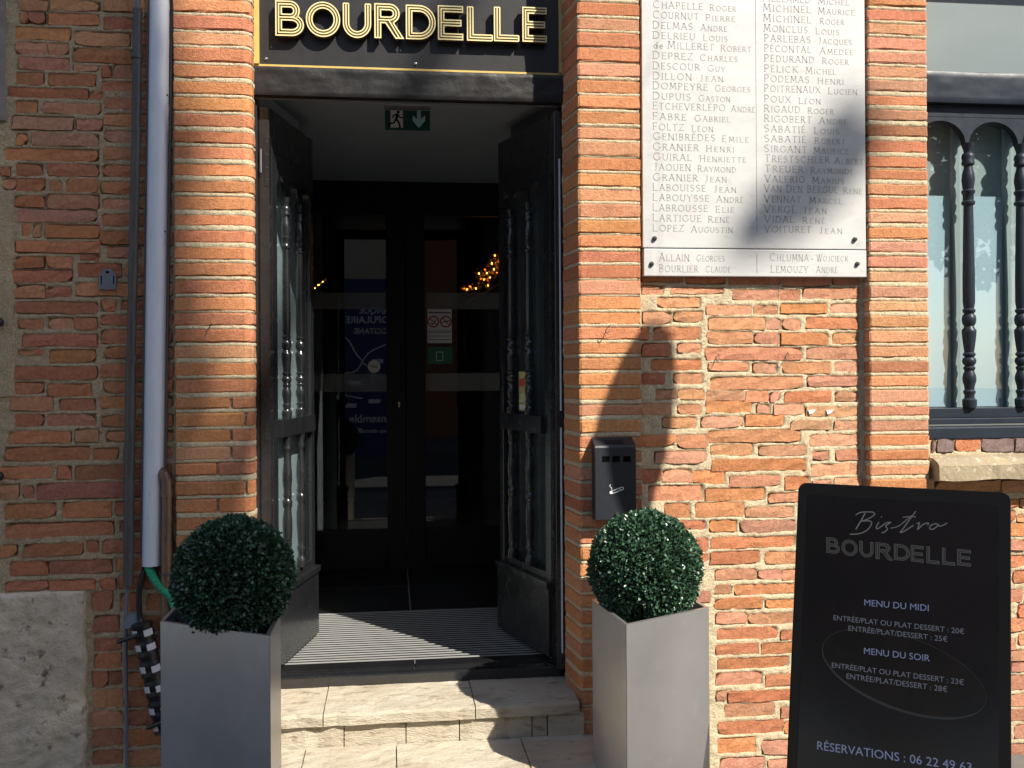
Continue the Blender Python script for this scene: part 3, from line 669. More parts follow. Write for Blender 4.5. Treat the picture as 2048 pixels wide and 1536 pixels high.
sb = thing('sign_board', (0.08, YS, 2.9), 'black sign board with raised gold letters above the door', 'sign')
zb_ = PY(800, 137, YS).z - .012
mb = MB(sb.location); mb.box((-0.55, YS, zb_ - .03), (0.712, YS + .03, 3.72)); mb.build('panel', M['signblack'], sb)
def strip(x0, x1, z0, z1, y0, y1, nm, mt, par, bev=0.0):
    m_ = MB(par.location); m_.box((x0, y0, z0), (x1, y1, z1), bev=bev); return m_.build(nm, mt, par)
strip(-0.538, -0.517, zb_ + .011, 3.72, YS - .014, YS - .0005, 'gold_frame', M['gold'], sb)
strip(0.690, 0.706, zb_ + .010, 3.72, YS - .014, YS - .0005, 'gold_frame', M['gold'], sb)
strip(-0.553, 0.706, zb_ + .000, zb_ + .011, YS - .006 - .008 * 0, YS - .0005, 'gold_frame', M['gold'], sb) # - .014, YS - .0005, 'gold_frame', M['gold'], sb)
for px_, py_ in ((532, 118), (831, 128)):
    p = PY(px_, py_, YS); m_ = MB(sb.location); m_.lathe([(YS - .004, .003), (YS - .003, .006), (YS, .006)], c=(p.x, 0, p.z), seg=10, axis='y'); m_.build('screw', M['steeledge'], sb, smooth=True)
LET = [('B', 550, 608, 2, 72), ('O', 611, 681, 4, 74), ('U', 685, 743, 7, 76), ('R', 748, 808, 8, 77), ('D', 811, 872, 11, 79), ('E', 875, 927, 12, 80), ('L', 933, 986, 14, 82), ('L', 987, 1039, 15, 83), ('E', 1044, 1094, 15, 84)]
for ch, xa, xb, ya, yb in LET:
    yf = YS - .036
    A = PY(xa, (ya + yb) / 2, yf); Bq = PY(xb, (ya + yb) / 2, yf); zt = PY((xa + xb) / 2, ya - 1, yf).z; zb2 = PY((xa + xb) / 2, yb + 1, yf).z
    w_, lines, sk = skel_letter(ch); H = zt - zb2; WX = (Bq.x - A.x) / w_
    fn = lambda u, v, y: (A.x + u * WX, y, zb2 + v * H)
    body = MB(sb.location)
    for i, s_ in enumerate(sk): body.ribbon(s_, 0.205, yf + .0003 * i, yf + .022, fn)
    bo = body.build('letter', M['olive'], sb)
    ln = MB(sb.location)
    for i, (pts, cl) in enumerate(lines): ln.ribbon(pts, 0.034, yf - .0025 - .00012 * i, yf + .0002, fn, closed=cl)
    lo_ = ln.build('gold_line', M['goldline'], bo)
    lo_.location = (0, 0, 0)

# ------------------------------------------------------------------ door frame
df = thing('door_frame', (0.08, 0.22, 0.36), 'black painted door frame with a heavy lumpy lintel under the sign', 'door frame')
zl0 = PY(820, 197, .19).z; zl1 = PY(820, 140.5, .19).z
# lumpy lintel
mb = MB(df.location); n1, n2 = 90, 12
N1 = vnoise(n1 + 1, n2 + 1, 6, 4) * .0016 + vnoise(n1 + 1, n2 + 1, 2, 1.5) * .0012
vs_, fs_ = [], []
for j in range(n2 + 1):
    for i in range(n1 + 1):
        e = .004 if j in (0, n2) else 0
        vs_.append((-0.562 + 1.272 * i / n1, .190 - N1[j, i] + e, zl0 + (zl1 - zl0) * j / n2))
for j in range(n2):
    for i in range(n1):
        k = j * (n1 + 1) + i; fs_.append((k, k + 1, k + n1 + 2, k + n1 + 1))
mb.add(vs_, fs_)
mb.add([(-.562, .194, zl0), (.71, .194, zl0), (.71, .250, zl0 + .002), (-.562, .250, zl0 + .002)], [(0, 3, 2, 1)])
mb.add([(-.562, .194, zl1), (.71, .194, zl1), (.71, .34, zl1), (-.562, .34, zl1)], [(0, 1, 2, 3)])
lint = mb.build('lintel', M['beam'], df, smooth=True, fixn=False)
ZF = 0.353; ZT = zl0 - .012
strip(-0.552, 0.706, zl0 - .0035, zl0 - .0005, .236, .252, 'head_rail', M['clear'], df)
strip(-0.558, -0.528, ZF, zl0 - .026, .222, .34, 'jamb', M['blackwood'], df, bev=.003)
strip(-0.5275, -0.486, ZF, zl0 - .027, .262, .355, 'jamb', M['blackwood'], df, bev=.003)
strip(0.668, 0.704, ZF, zl0 - .026, .222, .345, 'jamb', M['blackwood'], df, bev=.003)
for za, zb3 in ((1.42, 2.46), (0.42, 1.35)):
    strip(.686, .6925, za, zb3, .2185, .2225, 'lit_gap_strip', M['pvc'], df)  # pale strip painted in for the lit wall showing between leaf and frame
for py0, py1 in ((272, 372), (692, 790), (846, 882)):
    a = PY(528, py0, .26); b = PY(539, py1, .26)
    hp = strip(a.x, b.x, b.z, a.z, .2595, .2625, 'hinge_plate', M['blackwood'], df, bev=.001)
    for k in (.12, .37, .63, .88):
        m_ = MB(df.location); m_.lathe([(.2575, .002), (.258, .003), (.2600, .0032)], c=((a.x + b.x) / 2, 0, b.z + (a.z - b.z) * k), seg=8, axis='y'); m_.build('screw', M['bolt'], hp)
p0 = PY(521, 298, .245); p1 = PY(521, 345, .245)
m_ = MB(df.location); m_.tube([(p0.x, .247, p1.z), (p0.x, .247, p0.z)], .006, 10); m_.build('hinge_pin', M['steeledge'], df, smooth=True)

# ------------------------------------------------------------------ turned balusters and arched boards
PROF = [(0, .90), (.012, 1.0), (.030, 1.0), (.036, .72), (.046, .66), (.056, .82), (.062, .86), (.068, .66), (.082, .72), (.10, .92), (.112, .96), (.125, .86), (.139, .66), (.146, .80), (.152, .84),
        (.158, .62), (.166, .86), (.176, .98), (.186, .88), (.192, .62), (.198, .86), (.204, .88), (.21, .66), (.235, .80), (.262, .92), (.285, 1.0), (.294, 1.0), (.302, .74), (.309, .66), (.318, .90), (.333, 1.0), (.348, .90),
        (.356, .64), (.362, .86), (.370, .90), (.376, .70), (.40, .84), (.50, .84), (.62, .76), (.74, .68), (.765, .66), (.770, .92), (.778, .96), (.784, .74), (.806, .74), (.812, .92), (.820, .95), (.826, .74), (.845, .84), (.862, .92), (.885, .82),
        (.905, .62), (.914, .58), (.920, .88), (.928, .92), (.934, .80), (.948, .92), (.958, .84), (.964, .60), (.972, .60), (.985, .78), (1.0, .90)]
PROF2 = [(0, .95), (.03, 1.0), (.06, .95), (.075, .68), (.10, .60), (.13, .86), (.145, .88), (.16, .66), (.22, .80), (.32, .95), (.40, .96), (.46, .74), (.478, .66), (.49, .90), (.515, .98), (.54, .90), (.552, .64), (.565, .86), (.58, .86),
         (.60, .72), (.68, .96), (.74, .92), (.80, .76), (.87, .56), (.885, .54), (.90, .84), (.915, .88), (.93, .66), (.96, .80), (1.0, .95)]
_bal = {}
def baluster(parent, c, z0, z1, r, prof, mat, key, name='baluster', seg=14):
    k = (key, round(z1 - z0, 4))
    if k not in _bal:
        m_ = MB(); m_.lathe([(t * (z1 - z0), q * r) for t, q in prof], seg=seg); o = m_.build(name, mat, parent, smooth=True, loc=Vector(c) + Vector((0, 0, z0)))
        _bal[k] = o.data; return o
    return meshobj(name, _bal[k], parent, Vector(c) + Vector((0, 0, z0)))
def arch_board(mb, xs, zs, zt, y0, y1, mi=0, rise=None, n=14):
    """board from arch curve up to zt; xs = bay edges [(x0,x1),...]"""
    for (x0, x1) in xs:
        r = (x1 - x0) / 2; cx = (x0 + x1) / 2; h = rise or r
        for i in range(n):
            t0 = math.pi - math.pi * i / n; t1 = math.pi - math.pi * (i + 1) / n
            a = (cx + r * math.cos(t0), zs + h * math.sin(t0)); b = (cx + r * math.cos(t1), zs + h * math.sin(t1))
            mb.add([(a[0], y0, a[1]), (b[0], y0, b[1]), (b[0], y0, zt), (a[0], y0, zt), (a[0], y1, a[1]), (b[0], y1, b[1]), (b[0], y1, zt), (a[0], y1, zt)],
                   [(0, 1, 2, 3), (5, 4, 7, 6), (4, 5, 1, 0), (3, 2, 6, 7)], mi)

# ------------------------------------------------------------------ the two open leaves: local x from hinge, local y = outer face towards -y, z up
def door_leaf(loc, direction, label, flip, bs):
    t = thing('door', loc, label, 'door')
    W, H = 0.555, ZT - ZF - .012
    d = Vector((direction[0], direction[1], 0)).normalized()
    s = -1 if flip else 1
    # outer normal faces the passage
    nrm = Vector((d.y, -d.x, 0)) * s
    t.matrix_world = Matrix(((d.x, -nrm.x, 0, loc[0]), (d.y, -nrm.y, 0, loc[1]), (0, 0, 1, loc[2]), (0, 0, 0, 1)))
    T = 0.046; f = MB()
    for x0, x1 in ((0, .0575), (W - .0445, W)): f.box((x0, 0, 0), (x1, T, H), bev=.003)
    fr = f.build('stile', M['blackwood'], t)
    def bx(nm, lo, hi, mt=M['blackwood'], par=t, bev=.003):
        m_ = MB(); m_.box(lo, hi, bev=bev); return m_.build(nm, mt, par)
    zk, zm0, zm1, za = .30, .955, 1.03, H - .34
    kp = bx('kick_panel', (-.002, -.016, .012), (W + .002, -.0005, zk), M['blackwood'])
    bx('moulding', (-.004, -.026, zk), (W + .004, -.0005, zk + .028), par=t)
    bx('bottom_rail', (.058, .002, .0), (W - .045, T - .002, zk + .06))
    bx('mid_rail', (.058, -.020, zm0), (W - .045, T - .002, zm1))
    bx('top_rail', (.058, .001, H - .17), (W - .045, T - .001, H))
    x0, x1 = .058, W - .045; ed = [.058, bs[0], bs[1], W - .045]
    ab = MB(); arch_board(ab, [(ed[i], ed[i + 1]) for i in range(3)], za, H - .1705, .002, .0135, rise=.088)
    ab.build('arch_board', M['blackwood'], t)
    for i in (1, 2):
        baluster(t, (ed[i], .000, 0), zm1, za + .004, .0215, PROF, M['blackwood'], 'leafup')
        baluster(t, (ed[i], .000, 0), zk + .0605, zm0, .0215, PROF2, M['blackwood'], 'leaflow')
    bx('glass', (x0 + .0005, .014, zk + .0605), (x1 - .0005, .018, zm0 - .0005), M['doorglass'], bev=0)
    bx('glass', (x0 + .0005, .014, zm1 + .0005), (x1 - .0005, .018, H - .1705), M['doorglass'], bev=0)
    for xx in (x0 + .001, x1 - .011):
        bx('glazing_bead', (xx, .0185, zm1), (xx + .010, .0285, H - .171)); bx('glazing_bead', (xx, .0185, zk + .06), (xx + .010, .0285, zm0))
    return t, W, H
dl, W_, H_ = door_leaf((-0.484, 0.335, ZF + .006), (0.115, 0.51), 'left open door leaf with sunlit turned black balusters over glass', False, (.165, .350))
dr, _, _ = door_leaf((0.665, 0.335, ZF + .006), (-0.150, 0.50), 'right open door leaf in shade with a yellow guide sticker on its glass', True, (.215, .412))
# sticker on the right leaf (local coordinates: x from hinge)
m_ = MB(); m_.box((.282, .0115, 1.045), (.352, .0135, 1.222)); st = m_.build('sticker', M['stickyellow'], dr)
m_ = MB(); m_.box((.286, .0106, 1.050), (.348, .0114, 1.072)); m_.build('sticker_foot', M['paper'], st)
m_ = MB(); m_.box((.288, .0106, 1.155), (.346, .0114, 1.19)); m_.build('sticker_red_band', M['stickred'], st)
def text_mesh(s, size=1.0, align='LEFT', sp=1.0, bold=0.0):
    cu = bpy.data.curves.new('t', 'FONT'); cu.body = s; cu.size = size; cu.align_x = align; cu.space_character = sp; cu.offset = bold; cu.resolution_u = 3
    o = bpy.data.objects.new('t', cu); COL.objects.link(o)
    dg = bpy.context.evaluated_depsgraph_get(); me = bpy.data.meshes.new_from_object(o.evaluated_get(dg)); 
    vs = [v.co.copy() for v in me.vertices]; fs = [list(p.vertices) for p in me.polygons]
    bpy.data.objects.remove(o); bpy.data.curves.remove(cu); bpy.data.meshes.remove(me)
    return vs, fs
def text_on(name, s, parent, mat, fn, width=None, size=1.0, bold=0.0, label=None, height=None):
    """flat text; fn(u,v) -> point in parent's local space"""
    vs, fs = text_mesh(s, 1.0, bold=bold)
    x0 = min(v.x for v in vs); x1 = max(v.x for v in vs); k = (width / (x1 - x0)) if width else size
    hy = height / .72 if height else k
    m_ = MB(); m_.add([fn((v.x - x0) * k, v.y * hy) for v in vs], fs)
    return m_.build(name, mat, parent, fixn=False, label=label)
text_on('sticker_text', '2025', st, M['paper'], lambda u, v: (.347 - u, .0110, 1.085 + v), width=.058, height=.035)

# ------------------------------------------------------------------ vestibule
YB = 2.35
mb = MB(); mb.box((-0.95, 0.252, 2.76), (1.15, YB + .1, 2.80)); tag(mb.build('ceiling', M['ceil']), kind='structure')
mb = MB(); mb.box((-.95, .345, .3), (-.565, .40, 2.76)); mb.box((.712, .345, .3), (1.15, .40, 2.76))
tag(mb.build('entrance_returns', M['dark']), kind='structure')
def wall_run(pts, th, nm, mat):
    m_ = MB()
    for (p, q) in zip(pts[:-1], pts[1:]):
        m_.add([(p[0], p[1], 0.2), (q[0], q[1], 0.2), (q[0], q[1], 2.759), (p[0], p[1], 2.759)], [(0, 1, 2, 3)])
    m_.add([(pts[0][0] + th, pts[0][1], .2), (pts[-1][0] + th, pts[-1][1], .2), (pts[-1][0] + th, pts[-1][1], 2.759), (pts[0][0] + th, pts[0][1], 2.759)], [(0, 1, 2, 3)])
    tag(m_.build(nm, mat, fixn=False), kind='structure')
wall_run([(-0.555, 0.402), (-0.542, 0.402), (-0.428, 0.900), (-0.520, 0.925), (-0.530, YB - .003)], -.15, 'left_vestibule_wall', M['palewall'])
wall_run([(0.735, 0.402), (0.728, 0.402), (0.572, 0.905), (0.690, 0.93), (0.720, YB - .003)], .15, 'right_vestibule_wall', M['shadedwall'])
fl = bpy.data.objects.new('floor', None); COL.objects.link(fl); fl.location = (0, .35, 0); tag(fl, kind='structure')
mb = MB(fl.location); mb.box((-.95, .40, 0.2), (1.15, YB + 3.2, ZF - .0035)); mb.build('screed', M['grout'], fl)
tx = [-.95, -.52, .085, .69, 1.15]; ty = [1.30, 1.86, 2.335, 2.95]
for j in range(3):
    for i in range(4):
        m_ = MB(fl.location); m_.box((tx[i] + .0022, ty[j] + .004, ZF - .0030), (tx[i + 1] - .0022, ty[j + 1] - .004, ZF), bev=.001); m_.build('floor_tile', M['tile'], fl)
# sill
sl = thing('door_sill', (0.08, .36, ZF), 'black stone door sill at the top of the steps', 'sill')
for x0, x1 in ((-.553, .087), (.0895, .702)):
    m_ = MB(sl.location); m_.box((x0, .350, ZF - .035), (x1, .445, ZF), bev=.003); m_.build('slab', M['tile'], sl)
m_ = MB(sl.location); m_.box((-.556, .288, .300), (.704, .349, ZF - .006), bev=.007); m_.build('front_bar', M['blackwood'], sl)
# entrance mat
em = thing('entrance_mat', (0.08, .85, ZF), 'black entrance mat with bright aluminium slats inside the door', 'mat')
m_ = MB(em.location); m_.box((-.553, .447, ZF - .030), (.702, 1.298, ZF - .003)); m_.build('backing', M['matfill'], em)
m_ = MB(em.location); y = .455
while y < 1.285:
    m_.box((-.55, y, ZF - .0118), (.70, y + .0078, ZF + .0010)); y += .0355
m_.build('slat', M['alu'], em, kind='stuff')
# exit sign
ex = thing('exit_sign', (0.04, .60, 2.62), 'dark emergency exit sign with running man and down arrow hanging from the ceiling', 'sign')
Ye = .60
def ePX(px, py): p = PY(px, py, Ye); return p.x, p.z
x0, z1 = ePX(768, 207); x1, z0 = ePX(861, 219); strip(x0, x1, z0, z1, Ye - .012, Ye + .012, 'rail', M['clear'], ex)
xa, za_ = ePX(770, 220); xb, zb3 = ePX(860, 262); strip(xa, xb, zb3, za_, Ye - .004, Ye + .004, 'panel', M['exitgreen'], ex)
strip(x0 + .06, x0 + .12, z1 - .0005, 2.76, Ye - .006, Ye + .006, 'hanger', M['clear'], ex)
for px_ in (787, 801, 828, 842):
    x, z = ePX(px_, 209.5); m_ = MB(ex.location); m_.lathe([(Ye - .016, .0015), (Ye - .0155, .004), (Ye - .012, .004)], c=(x, 0, z), seg=8, axis='y'); m_.build('screw', M['white'], ex)
x0, z1 = ePX(781, 219.8); x1, z0 = ePX(806, 256); z1 -= .003
strip(x0, x1, z0, z1, Ye - .0055, Ye - .0045, 'door_symbol', M['exitwhite'], ex)
fe = lambda u, v, y: (lambda q: (q.x, y, q.z))(PY(480 + u / 2.926, v / 2.926, Ye))
m_ = MB(ex.location); yy = Ye - .0065
m_.poly([(926 + 9 * math.cos(k * math.pi / 6), 659 + 9 * math.sin(k * math.pi / 6)) for k in range(12)], yy, None, fe)
for pts, wd in (([(922, 668), (914, 700)], 17), ([(914, 698), (928, 716), (938, 748)], 10), ([(938, 748), (928, 752)], 7), ([(914, 700), (900, 722), (872, 724)], 9), ([(920, 672), (898, 676), (892, 694)], 7), ([(924, 674), (936, 690), (956, 690)], 7), ([(876, 724), (874, 745)], 9)):
    m_.ribbon(pts, wd, yy, None, fe); yy -= .0001
m_.build('running_man', M['hole'], ex, fixn=False)
m_ = MB(ex.location); m_.poly([(1036, 646), (1058, 646), (1058, 700), (1083, 676), (1083, 708), (1047, 752), (1010, 708), (1010, 676), (1036, 700)], Ye - .0055, None, fe); m_.build('arrow', M['exitblue'], ex, fixn=False)

# ------------------------------------------------------------------ inner glazed doors
gd = thing('glass_door', (0.1, YB, ZF), 'black inner double door with tall glass panes and frosted bands', 'door')
def gpx(px, py, Y=YB): p = PY(px, py, Y); return p.x, p.z
XM0, XM1 = gpx(773, 700)[0], gpx(850, 700)[0]
zt_, zb4 = gpx(800, 430)[1], gpx(800, 1058)[1]
xl0, xr1 = -.80, 1.0
for (nm, lo, hi) in (('top_panel', (-.95, YB, zt_), (1.15, YB + .05, 2.76)), ('centre_stile', (XM0, YB - .008, ZF), ((XM0 + XM1) / 2 - .002, YB + .045, zt_ - .002)), ('centre_stile', ((XM0 + XM1) / 2 + .002, YB - .008, ZF), (XM1, YB + .045, zt_ - .002)),
                     ('bottom_rail', (-.95, YB, ZF + .004), (XM0 - .002, YB + .05, zb4)), ('bottom_rail', (XM1 + .002, YB, ZF + .004), (1.15, YB + .05, zb4)), ('outer_stile', (-.95, YB, zb4 + .002), (xl0, YB + .05, zt_ - .002)), ('outer_stile', (xr1, YB, zb4 + .002), (1.15, YB + .05, zt_ - .002))):
    m_ = MB(gd.location); m_.box(lo, hi, bev=.004); m_.build(nm, M['darkjoin'], gd)
panes = []
for x0, x1 in ((xl0 + .001, XM0 - .001), (XM1 + .001, xr1 - .001)):
    m_ = MB(gd.location); m_.box((x0, YB + .020, zb4 + .001), (x1, YB + .026, zt_ - .003)); panes.append(m_.build('glass', M['doorglass'], gd))
for p0, p1 in ((585, 618), (747, 783)):
    za2, zb5 = gpx(800, p0)[1], gpx(800, p1)[1]
    for pi, (x0, x1) in enumerate(((xl0 + .001, XM0 - .001), (XM1 + .001, xr1 - .001))):
        m_ = MB(gd.location); m_.box((x0, YB + .0175, zb5), (x1, YB + .0190, za2)); m_.build('frosted_band', M['band'], gd)
yg = YB + .016
(ax, az), (bx_, bz) = gpx(855, 618), gpx(904, 686)
no = strip(ax, bx_, bz, az, yg - .001, yg, 'notice', M['paper'], gd)
yq = yg - .0015
for cx_, cy_ in ((867, 643), (892, 643)):
    cx2, cz2 = gpx(cx_, cy_); r = .033
    m_ = MB(gd.location); m_.ribbon([(cx2 + r * math.cos(k * math.pi / 12), cz2 + r * math.sin(k * math.pi / 12)) for k in range(24)], .008, yq, None, lambda u, v, y: (u, y, v), closed=True)
    m_.ribbon([(cx2 - .024, cz2 + .022), (cx2 + .024, cz2 - .022)], .006, yq - .0003, None, lambda u, v, y: (u, y, v)); m_.build('prohibition_ring', M['red'], no, fixn=False).location = (0, 0, 0)
    m_ = MB(gd.location)
    if cx_ < 880: m_.ribbon([(cx2 - .018, cz2 - .012), (cx2 - .004, cz2 - .016), (cx2 + .014, cz2 + .010)], .006, yq - .0001, None, lambda u, v, y: (u, y, v))
    else: m_.ribbon([(cx2 - .024, cz2 - .006), (cx2 + .024, cz2 + .006)], .006, yq - .0001, None, lambda u, v, y: (u, y, v)); 
    m_.build('symbol', M['blackink'], no, fixn=False)
m_ = MB(gd.location)
for yy_, hh in ((625, 2.2), (662, 1.1), (665, 1.1), (672, 1.0), (679, 1.0)):
    u0, w0 = gpx(857, yy_); u1, _q = gpx(902, yy_); m_.ribbon([(u0, w0), (u1, w0)], .0032 * hh, yq, None, lambda u, v, y: (u, y, v))
m_.build('print_lines', M['blackink'], no, fixn=False)
(ax, az), (bx_, bz) = gpx(856, 694), gpx(905, 728)
gs = strip(ax, bx_, bz, az, yg - .001, yg, 'green_sticker', M['stickgreen'], gd)
(ax, az), (bx_, bz) = gpx(873, 704), gpx(886, 721)
m_ = MB(gd.location); m_.ribbon([(ax, az), (bx_, az), (bx_, bz), (ax, bz)], .004, yq, None, lambda u, v, y: (u, y, v), closed=True); m_.build('symbol', M['exitwhite'], gs, fixn=False)
cx2, cz2 = gpx(748, 733); m_ = MB(gd.location); m_.lathe([(yg - .001, .039), (yg, .039)], c=(cx2, 0, cz2), seg=24, axis='y'); ti = m_.build('round_sticker', M['tire'], gd)
o_ = text_on('sticker_text', 'TIREZ', ti, M['blackink'], lambda u, v: (cx2 - .024 + u - gd.location.x, yq - gd.location.y, cz2 - .008 + v - gd.location.z), width=.048, height=.016, bold=.01)
kx, kz = gpx(798, 806); m_ = MB(gd.location); m_.lathe([(YB - .013, .006), (YB - .012, .0075), (YB - .0085, .008)], c=(kx, 0, kz), seg=12, axis='y'); m_.box((kx - .004, YB - .0125, kz - .026), (kx + .004, YB - .0082, kz - .006)); m_.build('keyhole', M['goldline'], gd)
# room beyond
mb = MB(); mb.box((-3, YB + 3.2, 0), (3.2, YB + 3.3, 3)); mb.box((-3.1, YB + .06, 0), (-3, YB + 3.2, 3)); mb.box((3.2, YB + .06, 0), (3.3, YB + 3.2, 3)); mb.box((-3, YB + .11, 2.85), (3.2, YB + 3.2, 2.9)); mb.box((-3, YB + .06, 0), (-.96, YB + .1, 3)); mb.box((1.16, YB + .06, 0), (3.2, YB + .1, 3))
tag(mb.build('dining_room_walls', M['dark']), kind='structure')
# glass bulb cluster
YL2 = YB + 0.75
hl = thing('hanging_lamp', (PY(985, 540, YL2).x, YL2, 2.3), 'cluster of amber glass bulbs glowing behind the inner glass door', 'lamp')
m_ = MB(); m_.lathe([(.054 - .042 * math.cos(k * math.pi / 10), max(.001, .042 * math.sin(k * math.pi / 10))) for k in range(11)], seg=14); gme = None
fme = None
for i, (px_, py_, s_) in enumerate([(928, 578, .7), (940, 574, .8), (958, 548, .9), (968, 560, .8), (970, 540, .8), (980, 556, .8), (984, 528, .9), (994, 546, .8), (1002, 514, .9), (976, 572, .7), (1066, 452, .8), (1078, 474, .8), (637, 571, .9), (646, 564, .7), (630, 577, .6), (934, 580, .8), (952, 578, .9), (962, 558, 1.0), (974, 548, 1.0), (976, 562, .9), (988, 540, .9), (998, 524, 1.1), (1003, 530, 1), (990, 512, .9), (1012, 508, 1.0), (1046, 470, .8), (1072, 445, .9), (1074, 462, 1.0), (1073, 484, .9), (1056, 480, .8)]):  # the three far left bulbs are added in place of a lamp reflection
    p = PY(px_, py_, YL2 + rnd.uniform(-.1, .1)) - hl.location
    if gme is None:
        o_ = m_.build('glass_bulb', M['bulbglass'], hl, smooth=True); gme = o_.data
        q_ = MB(); q_.lathe([(.0485, .001), (.051, .004), (.054, .0055), (.057, .004), (.0595, .001)], seg=8); f_ = q_.build('filament', M['bulb'], o_, smooth=True); fme = f_.data
    else:
        o_ = meshobj('glass_bulb', gme, hl); f_ = meshobj('filament', fme, o_)
    o_.location = p - Vector((0, 0, .05 * s_)); o_.scale = (s_,) * 3
m_ = MB(hl.location); c0 = hl.location
m_.tube([(c0.x - .2, YL2, 2.05), (c0.x, YL2, 2.16), (c0.x + .25, YL2, 2.33), (c0.x + .3, YL2, 2.85)], .006, 6); m_.build('stem', M['darkpipe'], hl)
# ------------------------------------------------------------------ stone steps
stp = thing('doorstep', (0.1, 0.1, -.04), 'two worn pale limestone steps leading up to the door', 'steps')
def slab(nm, x0, x1, y0, y1, z0, z1, mat=M['limestone'], rough=.004, nose=.010):
    nx, ny = max(4, int((x1 - x0) / .05) + 2), max(3, int((y1 - y0) / .05) + 2)
    m_ = MB(stp.location); vs = []; fs = []
    fj = [rnd.uniform(-rough, rough) * 1.6 for _ in range(nx)]
    # section: bottom front, front, nose, top ... back
    for i in range(nx):
        x = x0 + (x1 - x0) * i / (nx - 1)
        sec = [(y1, z0), (y0 + fj[i], z0), (y0 + fj[i], z1 - nose), (y0 + fj[i] + nose * .4, z1 - nose * .3), (y0 + fj[i] + nose, z1)]
        sec += [(y0 + (y1 - y0) * k / ny, z1) for k in range(1, ny + 1)]
        for k, (y, z) in enumerate(sec):
            vs.append((x, y, z + (rnd.uniform(-rough, rough) * .5 if k >= 2 else 0)))
    n = len(vs) // nx
    for i in range(nx - 1):
        for k in range(n):
            k2 = (k + 1) % n; fs.append((i * n + k, i * n + k2, (i + 1) * n + k2, (i + 1) * n + k))
    fs += [tuple(range(n - 1, -1, -1)), tuple((nx - 1) * n + k for k in range(n))]
    m_.add(vs, fs); return m_.build(nm, mat, stp)
g_ = .004
Z1, Z2 = 0.302, 0.172
j1 = [-.60] + [PZ(650, 1410, Z1).x, PZ(947, 1398, Z1).x] + [0.715]
for i in range(3): slab('tread_stone', j1[i] + g_ / 2, j1[i + 1] - g_ / 2, -.035 + .004 * i, .36, Z1 - .045, Z1 - .002 * (1 if i == 0 else 0))
jr = [-.72] + [PY(px, 1450, -.01).x for px in (688, 812, 919, 1064, 1095)] + [.735]
for i in range(6): slab('riser_stone', jr[i] + g_ / 2, jr[i + 1] - g_ / 2, -.012 + rnd.uniform(-.003, .003), .20, Z2 - .03, Z1 - .048, rough=.003, nose=.004)
j2 = [-.66] + [PZ(px, 1505, Z2).x for px in (610, 793, 1052)] + [.86]
for i in range(4): slab('tread_stone', j2[i] + g_ / 2, j2[i + 1] - g_ / 2, -.34, -.0165, Z2 - .05, Z2 + rnd.uniform(-.003, .002), rough=.005)
for i in range(3): slab('riser_stone', -.64 + .5 * i + g_ / 2, -.14 + .49 * i - g_ / 2, -.30, -.05, -.045, Z2 - .053)

